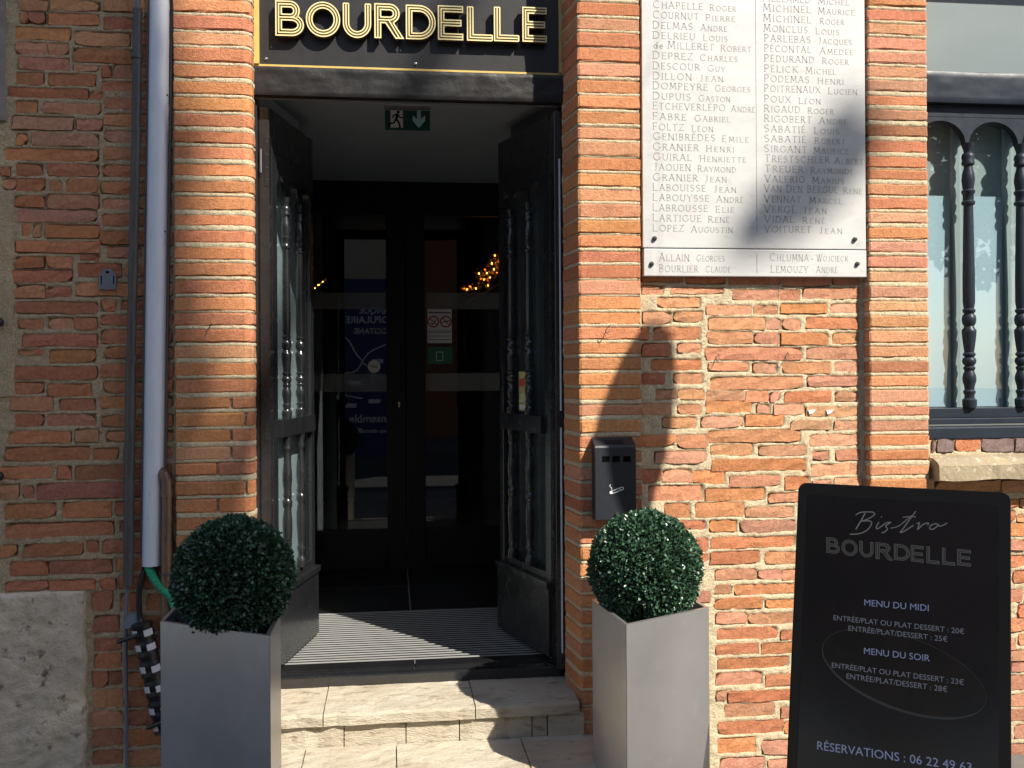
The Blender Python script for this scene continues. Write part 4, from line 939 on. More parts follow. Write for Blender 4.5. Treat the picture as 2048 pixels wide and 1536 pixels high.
# ------------------------------------------------------------------ engraved marble plaques
def arc(cx, cy, rx, ry, a0, a1, n=7):
    return [(cx + rx * math.cos(R_(a0 + (a1 - a0) * i / n)), cy + ry * math.sin(R_(a0 + (a1 - a0) * i / n))) for i in range(n + 1)]
GL = {
 'A': (.74, [[(0, 0), (.37, 1)], [(.37, 1), (.74, 0)], [(.14, .36), (.60, .36)]]),
 'B': (.56, [[(.06, 0), (.06, 1)], [(.06, 1), (.26, 1)] + arc(.26, .76, .24, .24, 90, -90)[1:] + [(.06, .52)], [(.26, .52)] + arc(.28, .26, .28, .26, 90, -90) + [(.06, 0)]]),
 'C': (.76, [arc(.40, .5, .40, .5, 48, 312, 12)]), 'D': (.74, [[(.06, 0), (.06, 1)], [(.06, 1), (.26, 1)] + arc(.26, .5, .46, .5, 90, -90, 10)[1:] + [(.06, 0)]]),
 'E': (.52, [[(.06, 0), (.06, 1)], [(.06, 1), (.48, 1)], [(.06, .52), (.40, .52)], [(.06, 0), (.52, 0)]]), 'F': (.50, [[(.06, 0), (.06, 1)], [(.06, 1), (.48, 1)], [(.06, .50), (.40, .50)]]),
 'G': (.80, [arc(.42, .5, .42, .5, 48, 330, 12) + [(.78, .40)], [(.56, .40), (.84, .40)]]), 'H': (.70, [[(.06, 0), (.06, 1)], [(.64, 0), (.64, 1)], [(.06, .52), (.64, .52)]]),
 'I': (.14, [[(.07, 0), (.07, 1)]]), 'J': (.40, [[(.30, 1), (.30, .22)] + arc(.14, .2, .16, .2, 0, -120)[1:]]), 'K': (.64, [[(.06, 0), (.06, 1)], [(.58, 1), (.08, .44)], [(.20, .56), (.64, 0)]]),
 'L': (.52, [[(.06, 0), (.06, 1)], [(.06, 0), (.52, 0)]]), 'M': (.88, [[(.04, 0), (.14, 1)], [(.14, 1), (.44, .2)], [(.44, .2), (.74, 1)], [(.74, 1), (.84, 0)]]), 'N': (.74, [[(.06, 0), (.06, 1)], [(.06, 1), (.68, 0)], [(.68, 0), (.68, 1)]]),
 'O': (.84, [arc(.42, .5, .42, .5, 0, 360, 16)]), 'P': (.54, [[(.06, 0), (.06, 1)], [(.06, 1), (.26, 1)] + arc(.26, .73, .27, .27, 90, -90)[1:] + [(.06, .46)]]),
 'Q': (.84, [arc(.42, .5, .42, .5, 0, 360, 16), [(.46, .2), (.82, -.14)]]), 'R': (.62, [[(.06, 0), (.06, 1)], [(.06, 1), (.26, 1)] + arc(.26, .75, .25, .25, 90, -90)[1:] + [(.06, .50)], [(.28, .50), (.62, 0)]]),
 'S': (.54, [arc(.27, .76, .23, .24, 40, 250, 8) + arc(.27, .26, .26, .26, 75, -140, 8)]), 'T': (.64, [[(.32, 0), (.32, 1)], [(.02, 1), (.62, 1)]]), 'U': (.70, [[(.06, 1), (.06, .32)] + arc(.35, .32, .29, .32, 180, 360, 8)[1:] + [(.64, 1)]]),
 'V': (.72, [[(0, 1), (.36, 0)], [(.36, 0), (.72, 1)]]), 'W': (1.0, [[(0, 1), (.26, 0)], [(.26, 0), (.5, 1)], [(.5, 1), (.74, 0)], [(.74, 0), (1, 1)]]), 'X': (.68, [[(0, 1), (.68, 0)], [(.64, 1), (.02, 0)]]),
 'Y': (.68, [[(0, 1), (.34, .48)], [(.68, 1), (.34, .48)], [(.34, .48), (.34, 0)]]), 'Z': (.62, [[(.04, 1), (.60, 1)], [(.60, 1), (.02, 0)], [(.02, 0), (.62, 0)]]),
 '-': (.3, [[(0, .45), (.3, .45)]]), 'd': (.50, [arc(.22, .3, .22, .3, 0, 360, 10), [(.44, 0), (.44, 1)]]), 'e': (.46, [[(.02, .34), (.44, .34)] + arc(.23, .30, .22, .30, 10, 320, 9)]), ' ': (.34, [])}
ACC = {'É': ('E', 1), 'È': ('E', -1)}
def serif_word(mb, s, u0, u1, zb_, cap, small, y, first_big=True):
    adv = []
    for i, ch in enumerate(s):
        b = ACC.get(ch, (ch, 0))[0]; h = cap if (i == 0 and first_big) or s[i - 1] == ' ' else small
        if ch in 'de': h = cap * .82
        adv.append((ch, GL[b][0], h))
    sp = .30; tot = sum((a[1] + sp) * a[2] for a in adv) - sp * adv[-1][2]
    k = (u1 - u0) / tot; x = u0
    k_ = max(.80, min(1.25, k)); extra = ((u1 - u0) - tot * k_) / max(1, len(adv) - 1)
    for ch, wd, h in adv:
        b, ac = ACC.get(ch, (ch, 0)); fn = lambda u, v, yy, x=x, h=h: (x + u * h * k_, yy, zb_ + v * h)
        for pl in GL[b][1]:
            d = Vector((pl[-1][0] - pl[0][0], pl[-1][1] - pl[0][1])); steep = abs(d.y) > abs(d.x) * .9 or len(pl) > 4
            mb.ribbon(pl, .105 if steep else .062, y, None, fn)
            for (e, q) in ((pl[0], pl[1]), (pl[-1], pl[-2])):
                dx, dy = e[0] - q[0], e[1] - q[1]
                if abs(dy) > abs(dx) * .9 and (e[1] < .03 or e[1] > .97): mb.ribbon([(e[0] - .12, e[1]), (e[0] + .12, e[1])], .055, y - .00008, None, fn)
                elif abs(dx) > abs(dy) and ch in 'EFLTZ' and e[0] > .3 or (ch in 'CGS' and len(pl) > 6 and e is pl[0]): mb.ribbon([(e[0], e[1] - .10), (e[0], e[1] + .10)], .05, y - .00008, None, fn)
        if ac: mb.ribbon([(.20, 1.12), (.20 + .16 * ac, 1.30)] if ac > 0 else [(.34, 1.12), (.16, 1.30)], .08, y, None, fn)
        x += (wd + sp) * h * k_ + extra
YP = 0.008
pl1 = thing('marble_plaque', (1.45, YP, 2.5), 'large white marble plaque engraved with two columns of names', 'plaque')
pl2 = thing('marble_plaque', (1.45, YP, 2.0), 'narrow marble strip with four engraved names under the large plaque', 'plaque')
xp0, xp1 = PY(1285, 300, YP).x, PY(1731, 300, YP).x; zp = PY(1510, 498, YP).z; zp2 = PY(1510, 553, YP).z
m_ = MB(pl1.location); m_.box((xp0, YP, zp + .002), (xp1, YP + .032, 3.5), bev=.003); m_.build('slab', M['marble'], pl1)
m_ = MB(pl2.location); m_.box((xp0 + .003, YP - .001, zp2), (xp1 + .001, YP + .032, zp - .002), bev=.003); m_.build('slab', M['marble'], pl2)
LEFT = [('CHAPELLE', 1307, 1405, 'ROGER', 1420, 1472), ('COURNUT', 1307, 1397, 'PIERRE', 1412, 1470), ('DELMAS', 1306, 1385, 'ANDRE', 1402, 1454), ('DELRIEU', 1306, 1390, 'LOUIS', 1407, 1455), ('de MILLERET', 1308, 1428, 'ROBERT', 1442, 1502), ('DEPREZ', 1306, 1385, 'CHARLES', 1401, 1475),
 ('DESCOUR', 1306, 1399, 'GUY', 1416, 1450), ('DILLON', 1306, 1383, 'JEAN', 1400, 1446), ('DOMPEYRE', 1306, 1415, 'GEORGES', 1431, 1500), ('DUPUIS', 1306, 1381, 'GASTON', 1398, 1460), ('ETCHEVERLÉPO', 1306, 1450, 'ANDRÉ', 1463, 1510), ('FABRE', 1306, 1372, 'GABRIEL', 1390, 1460),
 ('FOLTZ', 1306, 1367, 'LÉON', 1384, 1426), ('GENIBRÈDES', 1307, 1430, 'EMILE', 1445, 1497), ('GRANIER', 1307, 1397, 'HENRI', 1413, 1468), ('GUIRAL', 1307, 1383, 'HENRIETTE', 1400, 1492), ('JAOUEN', 1308, 1381, 'RAYMOND', 1396, 1472), ('GRANIER', 1307, 1395, 'JEAN', 1410, 1453),
 ('LABOUISSE', 1306, 1411, 'JEAN', 1428, 1472), ('LABOUYSSE', 1306, 1418, 'ANDRÉ', 1434, 1487), ('LABROUSSE', 1306, 1415, 'ELIE', 1432, 1468), ('LARTIGUE', 1306, 1402, 'RENÉ', 1417, 1459), ('LOPEZ', 1306, 1367, 'AUGUSTIN', 1383, 1465)]
RIGHT = [('MELLAMED', 1527, 1620, 'MICHEL', 1637, 1698), ('MICHINEL', 1527, 1621, 'MAURICE', 1637, 1709), ('MICHINEL', 1527, 1622, 'ROGER', 1640, 1688), ('MONCLUS', 1528, 1615, 'LOUIS', 1632, 1678), ('PARLEBAS', 1529, 1621, 'JACQUES', 1637, 1703), ('PÉCONTAL', 1529, 1622, 'AMEDÉE', 1640, 1706),
 ('PÉDURAND', 1529, 1628, 'ROGER', 1645, 1697), ('PÉLICK', 1529, 1595, 'MICHEL', 1612, 1672), ('PODEMAS', 1529, 1618, 'HENRI', 1636, 1687), ('POITRENAUX', 1529, 1640, 'LUCIEN', 1657, 1714), ('POUX', 1529, 1581, 'LÉON', 1598, 1641), ('RIGAUD', 1529, 1600, 'ROGER', 1616, 1667),
 ('RIGOBERT', 1529, 1623, 'ANDRE', 1639, 1694), ('SABATIÉ', 1529, 1611, 'LOUIS', 1629, 1678), ('SABATIÉ', 1529, 1612, 'ROBERT', 1630, 1690), ('SIRGANT', 1529, 1613, 'MAURICE', 1628, 1697), ('TRESTSCHLER', 1530, 1659, 'ALBERT', 1670, 1726), ('TREUER', 1530, 1606, 'RAYMONDE', 1622, 1706),
 ('VALERIO', 1530, 1609, 'MARIUS', 1625, 1688), ('VAN DEN BERGUE', 1529, 1675, 'RENÉ', 1687, 1724), ('VENNAT', 1529, 1602, 'MARCEL', 1619, 1684), ('VERGÉ', 1529, 1591, 'JEAN', 1607, 1653), ('VIDAL', 1529, 1588, 'RENÉ', 1606, 1650), ('VOITURET', 1529, 1622, 'JEAN', 1639, 1684)]
yi = YP - .0006
yl = np.linspace(18.5, 463, len(LEFT)); yr = np.linspace(5.5, 465, len(RIGHT))
for rows, ys in ((LEFT, yl), (RIGHT, yr)):
    for (s1, a, b, s2, c, d), yb_ in zip(rows, ys):
        zb_ = PY((a + d) / 2, yb_, yi).z; ins = MB(pl1.location)
        if s1.startswith('de '):
            serif_word(ins, 'de', PY(a, yb_, yi).x, PY(1326, yb_, yi).x, zb_, .0285, .0245, yi); ins.build('engraved_name', M['engraved'], pl1, fixn=False); ins = MB(pl1.location); s1 = s1[3:]; a = 1336
        serif_word(ins, s1, PY(a, yb_, yi).x, PY(b, yb_, yi).x, zb_, .0285, .0245 if s1 != 'de MILLERET' else .0265, yi); ins.build('engraved_name', M['engraved'], pl1, fixn=False); ins = MB(pl1.location)
        serif_word(ins, s2, PY(c, yb_, yi).x, PY(d, yb_, yi).x, zb_ - .0025, .0245, .0195, yi); ins.build('engraved_name', M['engraved'], pl1, fixn=False)
m_ = MB(pl1.location); a = PY(1514, 463, yi); m_.box((a.x - .0012, yi, a.z), (a.x + .0012, yi + .001, 3.45)); m_.build('divider_line', M['engraved'], pl1)
yi2 = YP - .0016
for s1, a, b, s2, c, d, yb_ in (('ALLAIN', 1319, 1378, 'GEORGES', 1394, 1449, 522), ('BOURLIER', 1319, 1396, 'CLAUDE', 1412, 1461, 544), ('CHLUMNA', 1541, 1617, 'WOJCIECK', 1634, 1696, 522), ('LEMOUZY', 1542, 1616, 'ANDRÉ', 1633, 1675, 545)):
    zb_ = PY((a + d) / 2, yb_, yi2).z; ins = MB(pl2.location)
    serif_word(ins, s1, PY(a, yb_, yi2).x, PY(b, yb_, yi2).x, zb_, .029, .0245, yi2); ins.build('engraved_name', M['engraved'], pl2, fixn=False); ins = MB(pl2.location); serif_word(ins, s2, PY(c, yb_, yi2).x, PY(d, yb_, yi2).x, zb_, .0245, .021, yi2)
    if s1 == 'CHLUMNA': q1 = PY(1622, 518, yi2); q2 = PY(1627, 518, yi2); ins.ribbon([(q1.x, q1.z), (q2.x, q2.z)], .003, yi2, None, lambda u, v, y: (u, y, v))
    ins.build('engraved_name', M['engraved'], pl2, fixn=False)
m_ = MB(pl2.location); a = PY(1514, 507, yi2); b = PY(1514, 546, yi2); m_.box((a.x - .0012, yi2, b.z), (a.x + .0012, yi2 + .001, a.z)); m_.build('divider_line', M['engraved'], pl2)
for par, px_, py_ in ((pl1, 1309, 477), (pl1, 1709, 479), (pl2, 1303, 528), (pl2, 1714, 528)):
    p = PY(px_, py_, YP); m_ = MB(par.location); m_.lathe([(YP - .011, .003), (YP - .010, .0075), (YP - .004, .0095), (YP - .0005, .0095)], c=(p.x, 0, p.z), seg=12, axis='y'); m_.build('bolt', M['bolt'], par, smooth=True)

# ------------------------------------------------------------------ wall ashtray
A0 = PY(1191, 960, -.07); A1 = PY(1272, 960, -.07); zt1 = PY(1230, 893, -.07).z; zt0 = zt1 + .028; zb_ = zt1 - .285
as_ = thing('wall_ashtray', ((A0.x + A1.x) / 2, -.03, zb_), 'anthracite metal wall ashtray with three slots and a cigarette symbol', 'ashtray')
xa, xb = A0.x, A1.x
m_ = MB(as_.location)
def prism(m_, prof, x0, x1):
    n = len(prof); vs = [(x0, y, z) for y, z in prof] + [(x1, y, z) for y, z in prof]
    m_.add(vs, [tuple(range(n)), tuple(range(2 * n - 1, n - 1, -1))] + [(i, (i + 1) % n, n + (i + 1) % n, n + i) for i in range(n)])
prism(m_, [(-.0012, zb_), (-.066, zb_), (-.070, zb_ + .004), (-.070, zt1 - .004), (-.067, zt1 + .003), (-.012, zt0), (-.0012, zt0 + .003)], xa, xb); m_.build('body', M['ashtray'], as_)
for px_ in (1212, 1232.5, 1254):
    p = PY(px_, 918, -.071); m_ = MB(as_.location); m_.box((p.x - .0145, -.0712, p.z - .011), (p.x + .0145, -.0702, p.z + .011)); m_.build('slot', M['hole'], as_)
m_ = MB(as_.location)
for i in range(11):
    for j in range(3):
        x = (xa + xb) / 2 - .034 + i * .0068; k = .25 + j * .2; y = -.067 + k * .055; z = zt1 + .003 + k * (zt0 - zt1 - .003)
        dy, dz = .004 * .91, .004 * .41
        m_.add([(x - .002, y - dy, z - dz + .0006), (x + .002, y - dy, z - dz + .0006), (x + .002, y + dy, z + dz + .0006), (x - .002, y + dy, z + dz + .0006)], [(0, 1, 2, 3)])
m_.build('vent', M['hole'], as_, kind='stuff', fixn=False)
fa = lambda u, v, y: (lambda q: (q.x, y, q.z))(PY(1120 + u / 3.2, 560 + v / 3.2, -.0705))
m_ = MB(as_.location)
m_.ribbon([(322, 1355), (388, 1328), (398, 1325), (407, 1330), (404, 1340), (330, 1368)], 4, -.0712, None, fa, closed=True); m_.poly([(318, 1352), (334, 1348), (338, 1362), (326, 1370), (318, 1366)], -.0713, None, fa)
m_.ribbon([(380, 1331), (385, 1346)], 4, -.0714, None, fa); m_.ribbon([(328, 1344), (332, 1332), (320, 1322), (318, 1314), (326, 1308)], 4, -.0712, None, fa); m_.build('cigarette_symbol', M['white'], as_, fixn=False)
p = PY(1234, 1029, -.071); m_ = MB(as_.location); m_.lathe([(-.0765, .004), (-.076, .0085), (-.0705, .009)], c=(p.x, 0, p.z), seg=14, axis='y'); m_.build('lock', M['steeledge'], as_, smooth=True)

# ------------------------------------------------------------------ planters and box balls
def planter(label, A, Bc, D, zt, C=None):
    """A near corner, Bc and D its neighbours (plan), open steel box"""
    A, Bc, D = Vector(A[:2]), Vector(Bc[:2]), Vector(D[:2]); C_ = (Bc + D - A) if C is None else Vector(C[:2]); cen = (A + C_) / 2
    t = thing('planter', (cen.x, cen.y, -.04), label, 'planter', 'steel planters either side of the door')
    cor = [A, Bc, C_, D]; th = .014
    for i in range(4):
        p, q = cor[i], cor[(i + 1) % 4]; d = (q - p).normalized(); inn = (cen - (p + q) / 2).normalized()
        a0, a1 = p + d * .0015, q - d * .0015
        pts = [a0, a1, a1 + inn * th - d * th, a0 + inn * th + d * th]
        m_ = MB(t.location); vs = [(v.x, v.y, z) for z in (-0.036, zt) for v in pts]
        m_.add(vs, [(3, 2, 1, 0), (4, 5, 6, 7), (0, 1, 5, 4), (1, 2, 6, 5), (2, 3, 7, 6), (3, 0, 4, 7)])
        o = m_.build('side_panel', M['steel'], t)
    m_ = MB(t.location)
    vs = [(p.x + (cen.x - p.x) * .09, p.y + (cen.y - p.y) * .09, zt - .09) for p in cor]; m_.add(vs, [(0, 1, 2, 3)]); m_.build('soil', M['leafdark'], t)
    return t, cen
zr = 0.755; A = PZ(1252, 1250, zr); Bc = PZ(1418, 1215, zr); dR = (Bc - A); D = PZ(1184, 1199, zr)
pr, cR = planter('brushed steel planter in the sun between the ashtray and the menu display', A, Bc, D, zr)
zl_ = 0.82; B1 = PZ(540, 1272, zl_); A1_ = PZ(320, 1243, zl_); D1 = Vector((B1.x, B1.y + .27, 0))
plt, cL = planter('shaded steel planter on the left in front of the pipes', B1, D1, A1_, zl_, C=(A1_.x, B1.y + .40))
def topiary(label, cpx, cen, rpx, N=12500):
    d = ray(*cpx); tt = ((Vector((cen.x, cen.y, 0)) - CAM).dot(Vector((d.x, d.y, 0)))) / (d.x ** 2 + d.y ** 2); c = CAM + d * tt
    r = rpx / FPX * tt
    t = thing('box_ball', (c.x, c.y, c.z), label, 'topiary', 'clipped box balls in the planters')
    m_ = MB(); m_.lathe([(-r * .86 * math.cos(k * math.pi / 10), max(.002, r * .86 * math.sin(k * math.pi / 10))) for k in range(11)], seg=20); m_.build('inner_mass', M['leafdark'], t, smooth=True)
    m_ = MB(); m_.tube([(0, 0, -r - .11), (0, 0, -r * .7)], .02, 8); m_.build('stem', M['bark'], t)
    dirs = nrg.normal(size=(N, 3)); dirs /= np.linalg.norm(dirs, axis=1)[:, None]
    rad = r * (0.985 - np.abs(nrg.normal(0, .06, N))); stray = nrg.random(N) < .012; rad = rad + stray * r * nrg.uniform(.02, .07, N); rad += r * .02 * np.sin(dirs[:, 0] * 9 + 1) * np.sin(dirs[:, 2] * 8)
    P = dirs * rad[:, None]
    up = dirs + nrg.normal(0, .75, (N, 3)); up /= np.linalg.norm(up, axis=1)[:, None]      # leaf direction
    nr = np.cross(up, nrg.normal(size=(N, 3))); nr /= np.linalg.norm(nr, axis=1)[:, None]
    flip_ = np.sign((nr * dirs).sum(1)); flip_[flip_ == 0] = 1; nr *= flip_[:, None]
    sd_ = np.cross(up, nr); L = nrg.uniform(.0095, .0155, N)[:, None]; Wd = L * nrg.uniform(.30, .42, N)[:, None]
    v = np.stack([P, P + up * L * .45 + sd_ * Wd + nr * L * .10, P + up * L * .85 + sd_ * Wd * .7 + nr * L * .12, P + up * L, P + up * L * .85 - sd_ * Wd * .7 + nr * L * .12, P + up * L * .45 - sd_ * Wd + nr * L * .10], 1).reshape(-1, 3)
    me = bpy.data.meshes.new('foliage'); b = np.arange(N)[:, None] * 6
    q = np.concatenate([b + np.array([0, 1, 2, 3]), b + np.array([0, 3, 4, 5])], 1).reshape(-1, 4)
    me.vertices.add(len(v)); me.vertices.foreach_set('co', v.ravel()); me.loops.add(q.size); me.loops.foreach_set('vertex_index', q.ravel().astype(np.int32))
    me.polygons.add(len(q)); me.polygons.foreach_set('loop_start', np.arange(0, q.size, 4, dtype=np.int32)); me.update(calc_edges=True)
    me.materials.append(M['leaf']); me.materials.append(M['leaf2'])
    mi = np.repeat((nrg.random(N) < .22).astype(np.int32), 2); me.polygons.foreach_set('material_index', mi)
    meshobj('foliage', me, t, kind='stuff'); return t
topiary('round clipped box ball in the sunlit planter under the ashtray', (1290, 1134), cR, 113)
topiary('round clipped box ball in the shaded left planter', (468, 1152), cL, 119)

# ------------------------------------------------------------------ pipes and cables on the left wall
def pipe_thing(nm, label, cat, pts, r, mat, seg=12, part='tube'):
    t = thing(nm, pts[-1] if pts[-1][2] < pts[0][2] else pts[0], label, cat); m_ = MB(t.location); m_.tube(pts, r, seg); m_.build(part, mat, t, smooth=True); return t
def pY(px, py, Y): p = PY(px, py, Y); return Vector((p.x, p.y, p.z))
Yd = YL - .035
top = pY(276, -60, Yd); dp = pipe_thing('drain_pipe', 'thin dark grey vertical pipe on the shaded wall beside the white duct', 'pipe', [pY(275, 18, Yd), pY(272, 300, Yd), pY(262, 720, Yd)], .0165, M['darkpipe'])
for pts, r in (([pY(275.5, -80, Yd), pY(275, 17, Yd)], .009), ([pY(262, 721, Yd), pY(258, 1000, Yd), pY(257, 1170, Yd)], .0185), ([pY(254, 1172, Yd + .01), pY(251, 1240, Yd + .01), pY(254, 1560, Yd + .01)], .0065)):
    m_ = MB(dp.location); m_.tube(pts, r, 12); m_.build('tube', M['darkpipe'] if r > .01 else M['greyplastic'], dp, smooth=True)
for px_, py_ in ((273, 112), (262.5, 717)):
    c = pY(px_, py_, Yd); m_ = MB(dp.location); m_.tube([c - Vector((0, 0, .009)), c + Vector((0, 0, .009))], .0215, 14); m_.build('collar', M['darkpipe'], dp, smooth=True)
# white cable duct: half round cover on a dark base
du = thing('cable_duct', pY(306, 1128, YL), 'white grey plastic cable duct running down the wall beside the left pillar', 'cable duct')
T_, B_ = pY(323, -80, YL), pY(306.5, 1128, YL)
m_ = MB(du.location); vs = []; fs = []; sec = 12; nrow = 8
for j in range(nrow + 1):
    c = T_.lerp(B_, j / nrow)
    for k in range(sec + 1):
        a_ = math.pi * k / sec; vs.append((c.x - .036 * math.cos(a_), YL - .006 - .052 * max(0, math.sin(a_)) ** .75, c.z))
for j in range(nrow):
    for k in range(sec): a_ = j * (sec + 1) + k; fs.append((a_, a_ + 1, a_ + sec + 2, a_ + sec + 1))
fs.append(tuple(nrow * (sec + 1) + k for k in range(sec + 1)))
m_.add(vs, fs); m_.build('cover', M['pvc'], du, smooth=True)
m_ = MB(du.location)
for j in range(1):
    d_ = (B_ - T_).normalized()
    vs = []
    for c in (T_, B_ + Vector((0, 0, .03))):
        vs += [(c.x - .046, YL - .010, c.z), (c.x + .046, YL - .010, c.z), (c.x + .046, YL + .006, c.z), (c.x - .046, YL + .006, c.z)]
    m_.add(vs, [(0, 1, 5, 4), (1, 2, 6, 5), (3, 0, 4, 7), (4, 5, 6, 7)])
m_.build('base', M['pvcdark'], du)
for px_, py_ in ((334, 190), (330, 463), (331, 191)):
    c = pY(px_, py_, YL - .03); m_ = MB(du.location); m_.lathe([(c.y - .004, .002), (c.y, .004)], c=(c.x, 0, c.z), seg=8, axis='y'); m_.build('screw', M['hole'], du)
for py0 in (113, 250, 387, 525, 664, 800):
    f_ = (py0 + 40) / 1210; xx = 334 - f_ * 17; c = pY(xx, py0, YL - .033); m_ = MB(du.location); m_.box((c.x - .0008, c.y - .003, c.z - .035), (c.x + .0008, c.y + .002, c.z)); m_.build('clip_mark', M['greyplastic'], du)
# copper pipe with elbow
Yc = YL - .045
cp = thing('copper_pipe', pY(336, 1290, Yc), 'short tarnished copper pipe with an elbow next to the white duct', 'pipe')
m_ = MB(cp.location); el = [pY(318, 943, Yc + .06), pY(322, 944, Yc + .02), pY(329, 950, Yc), pY(333, 963, Yc), pY(334, 985, Yc)]; m_.tube(el, [.018, .019, .0195, .0195, .0195], 14); m_.build('elbow', M['copper'], cp, smooth=True)
m_ = MB(cp.location); m_.tube([pY(334, 982, Yc), pY(334, 993, Yc)], .0215, 14); m_.build('collar', M['copper'], cp, smooth=True)
m_ = MB(cp.location); m_.tube([pY(334, 992, Yc), pY(331.5, 1300, Yc)], .0185, 14); m_.build('tube', M['copper'], cp, smooth=True)
m_ = MB(cp.location); c = pY(332, 1148, Yc); m_.tube([c - Vector((0, 0, .006)), c + Vector((0, 0, .006))], .021, 14); m_.build('clamp', M['darkpipe'], cp, smooth=True)
# green corrugated conduit
def smooth_path(P, n=10):
    P = [Vector(p) for p in P]; out = []
    for i in range(len(P) - 1):
        p0, p1, p2, p3 = P[max(i - 1, 0)], P[i], P[i + 1], P[min(i + 2, len(P) - 1)]
        for k in range(n):
            t = k / n; out.append(0.5 * ((2 * p1) + (p2 - p0) * t + (2 * p0 - 5 * p1 + 4 * p2 - p3) * t * t + (3 * p1 - p0 - 3 * p2 + p3) * t ** 3))
    return out + [P[-1]]
gp = smooth_path([pY(297, 1118, YL - .03), pY(299, 1140, YL - .035), pY(314, 1165, YL - .045), pY(333, 1185, YL - .055), pY(346, 1203, YL - .06), pY(356, 1245, YL - .06), pY(360, 1330, YL - .05)], 22)
gt = thing('green_conduit', gp[-1], 'green corrugated conduit bending out of the bottom of the white duct', 'conduit'); m_ = MB(gt.location)
m_.tube(gp, [.0155 + .0022 * math.sin(i * math.pi / 1.5) for i in range(len(gp))], 12); m_.build('tube', M['green'], gt, smooth=True)
bp = smooth_path([pY(306, 1120, YL - .02), pY(312, 1146, YL - .03), pY(326, 1180, YL - .035), pY(341, 1215, YL - .04), pY(350, 1280, YL - .04)], 8)
for nm, lab, pts, r, mt in (('black_cable', 'thin black cable behind the green conduit', bp, .006, M['blackplastic']),
                             ('black_conduit', 'short black bent conduit above the striped bundle', smooth_path([pY(289, 1136, YL + .01), pY(288, 1142, YL - .02), pY(283, 1160, YL - .03), pY(278, 1185, YL - .03), pY(279, 1232, YL - .03), pY(285, 1248, YL - .04)], 6), .0105, M['blackplastic']),
                             ('loose_wire', 'thin dark wire hanging along the copper pipe', smooth_path([pY(339, 945, YL - .03), pY(345, 990, YL - .03), pY(343, 1040, YL - .03), pY(349, 1100, YL - .03), pY(353, 1140, YL - .05)], 6), .003, M['wire'])):
    pipe_thing(nm, lab, 'cable', pts, r, mt, 10)
# grey plate
c = pY(266, 1241, YL - .03); gp_ = thing('grey_plate', c, 'small tilted grey metal plate above the striped cable bundle', 'plate')
m_ = MB(c); Mr = Matrix.Translation(c) @ Matrix.Rotation(R_(9), 4, 'Y').inverted() @ Matrix.Rotation(R_(-12), 4, 'X'); m_.box((-.034, -.002, -.026), (.036, .002, .026), M=Mr, bev=.0015); m_.build('plate', M['greyplastic'], gp_)
# striped bundle
b0, b1 = pY(283, 1246, YL - .06), pY(330, 1462, YL - .05)
cb = thing('cable_bundle', b1, 'black wrapped cable bundle with white tags leaning behind the left planter', 'cable bundle')
ax_ = (b1 - b0); L_ = ax_.length; ax_.normalize()
m_ = MB(cb.location); nseg = 44; m_.tube([b0 + ax_ * L_ * i / nseg for i in range(nseg + 1)], [.036 + (.002 if i % 4 < 2 else -.002) for i in range(nseg + 1)], 18); m_.build('sleeve', M['blackplastic'], cb, smooth=True)
sdv = ax_.cross(Vector((0, 1, 0))).normalized(); fw = sdv.cross(ax_).normalized()
if fw.y > 0: fw = -fw
if sdv.x < 0: sdv = -sdv
for i, f_ in enumerate((.07, .20, .40, .58, .78, .93)):
    for an, da in ((-38, 22), (42, 26)):
        m_ = MB(cb.location); vs = []; kk = 6
        for e in (0, 1):
            cc = b0 + ax_ * (L_ * f_ + (e - .5) * .024 + (.004 if an > 0 else 0))
            for k in range(kk + 1):
                th_ = R_(an - da / 1 + 2 * da * k / kk); vs.append(cc + sdv * math.sin(th_) * .0395 + fw * math.cos(th_) * .0395)
        m_.add(vs, [(k, k + 1, kk + 2 + k, kk + 1 + k) for k in range(kk)]); m_.build('white_tag', M['whitetag'], cb, smooth=True)
for pa, pb in (((236, 1284), (276, 1270)), ((295, 1456), (325, 1444))):
    m_ = MB(cb.location); a, b = pY(*pa, YL - .075), pY(*pb, YL - .11); m_.tube([a, b], .0075, 8); m_.build('tie', M['blackplastic'], cb, smooth=True)
# plastic cap
c = pY(217.5, 559, YL); w2, h2 = .0345, .037
pc = thing('plastic_cap', c, 'small grey plastic cover screwed to the shaded brick wall', 'cover')
m_ = MB(pc.location); fnp = lambda u, v, y: (c.x + u, y, c.z + v)
m_.poly([(-.030, -.038), (.030, -.038), (.030, .012), (.022, .026), (.010, .038), (-.010, .038), (-.022, .026), (-.030, .012)], YL - .016, YL - .002, fnp); m_.build('shell', M['greyplastic'], pc)
for u in (-.022, .022):
    m_ = MB(pc.location); m_.box((c.x + u - .002, YL - .0165, c.z - .018), (c.x + u + .002, YL - .0158, c.z + .012)); m_.build('slit', M['hole'], pc)
m_ = MB(pc.location); m_.box((c.x - .006, YL - .0165, c.z + .022), (c.x + .006, YL - .0158, c.z + .030)); m_.build('slit', M['hole'], pc)
for py_, lab in ((645, 'black round bumper on the left edge of the shaded wall, upper one'), (951, 'black round bumper on the left edge of the shaded wall, lower one')):
    c = pY(3, py_, YL); t = thing('rubber_bumper', c, lab, 'bumper', 'black bumpers at the left edge'); m_ = MB(c); m_.lathe([(YL - .042, .004), (YL - .040, .012), (YL - .033, .018), (YL - .024, .018), (YL - .018, .012), (YL + .004, .009)], c=(c.x, 0, c.z), seg=14, axis='y'); m_.build('knob', M['blackplastic'], t, smooth=True)
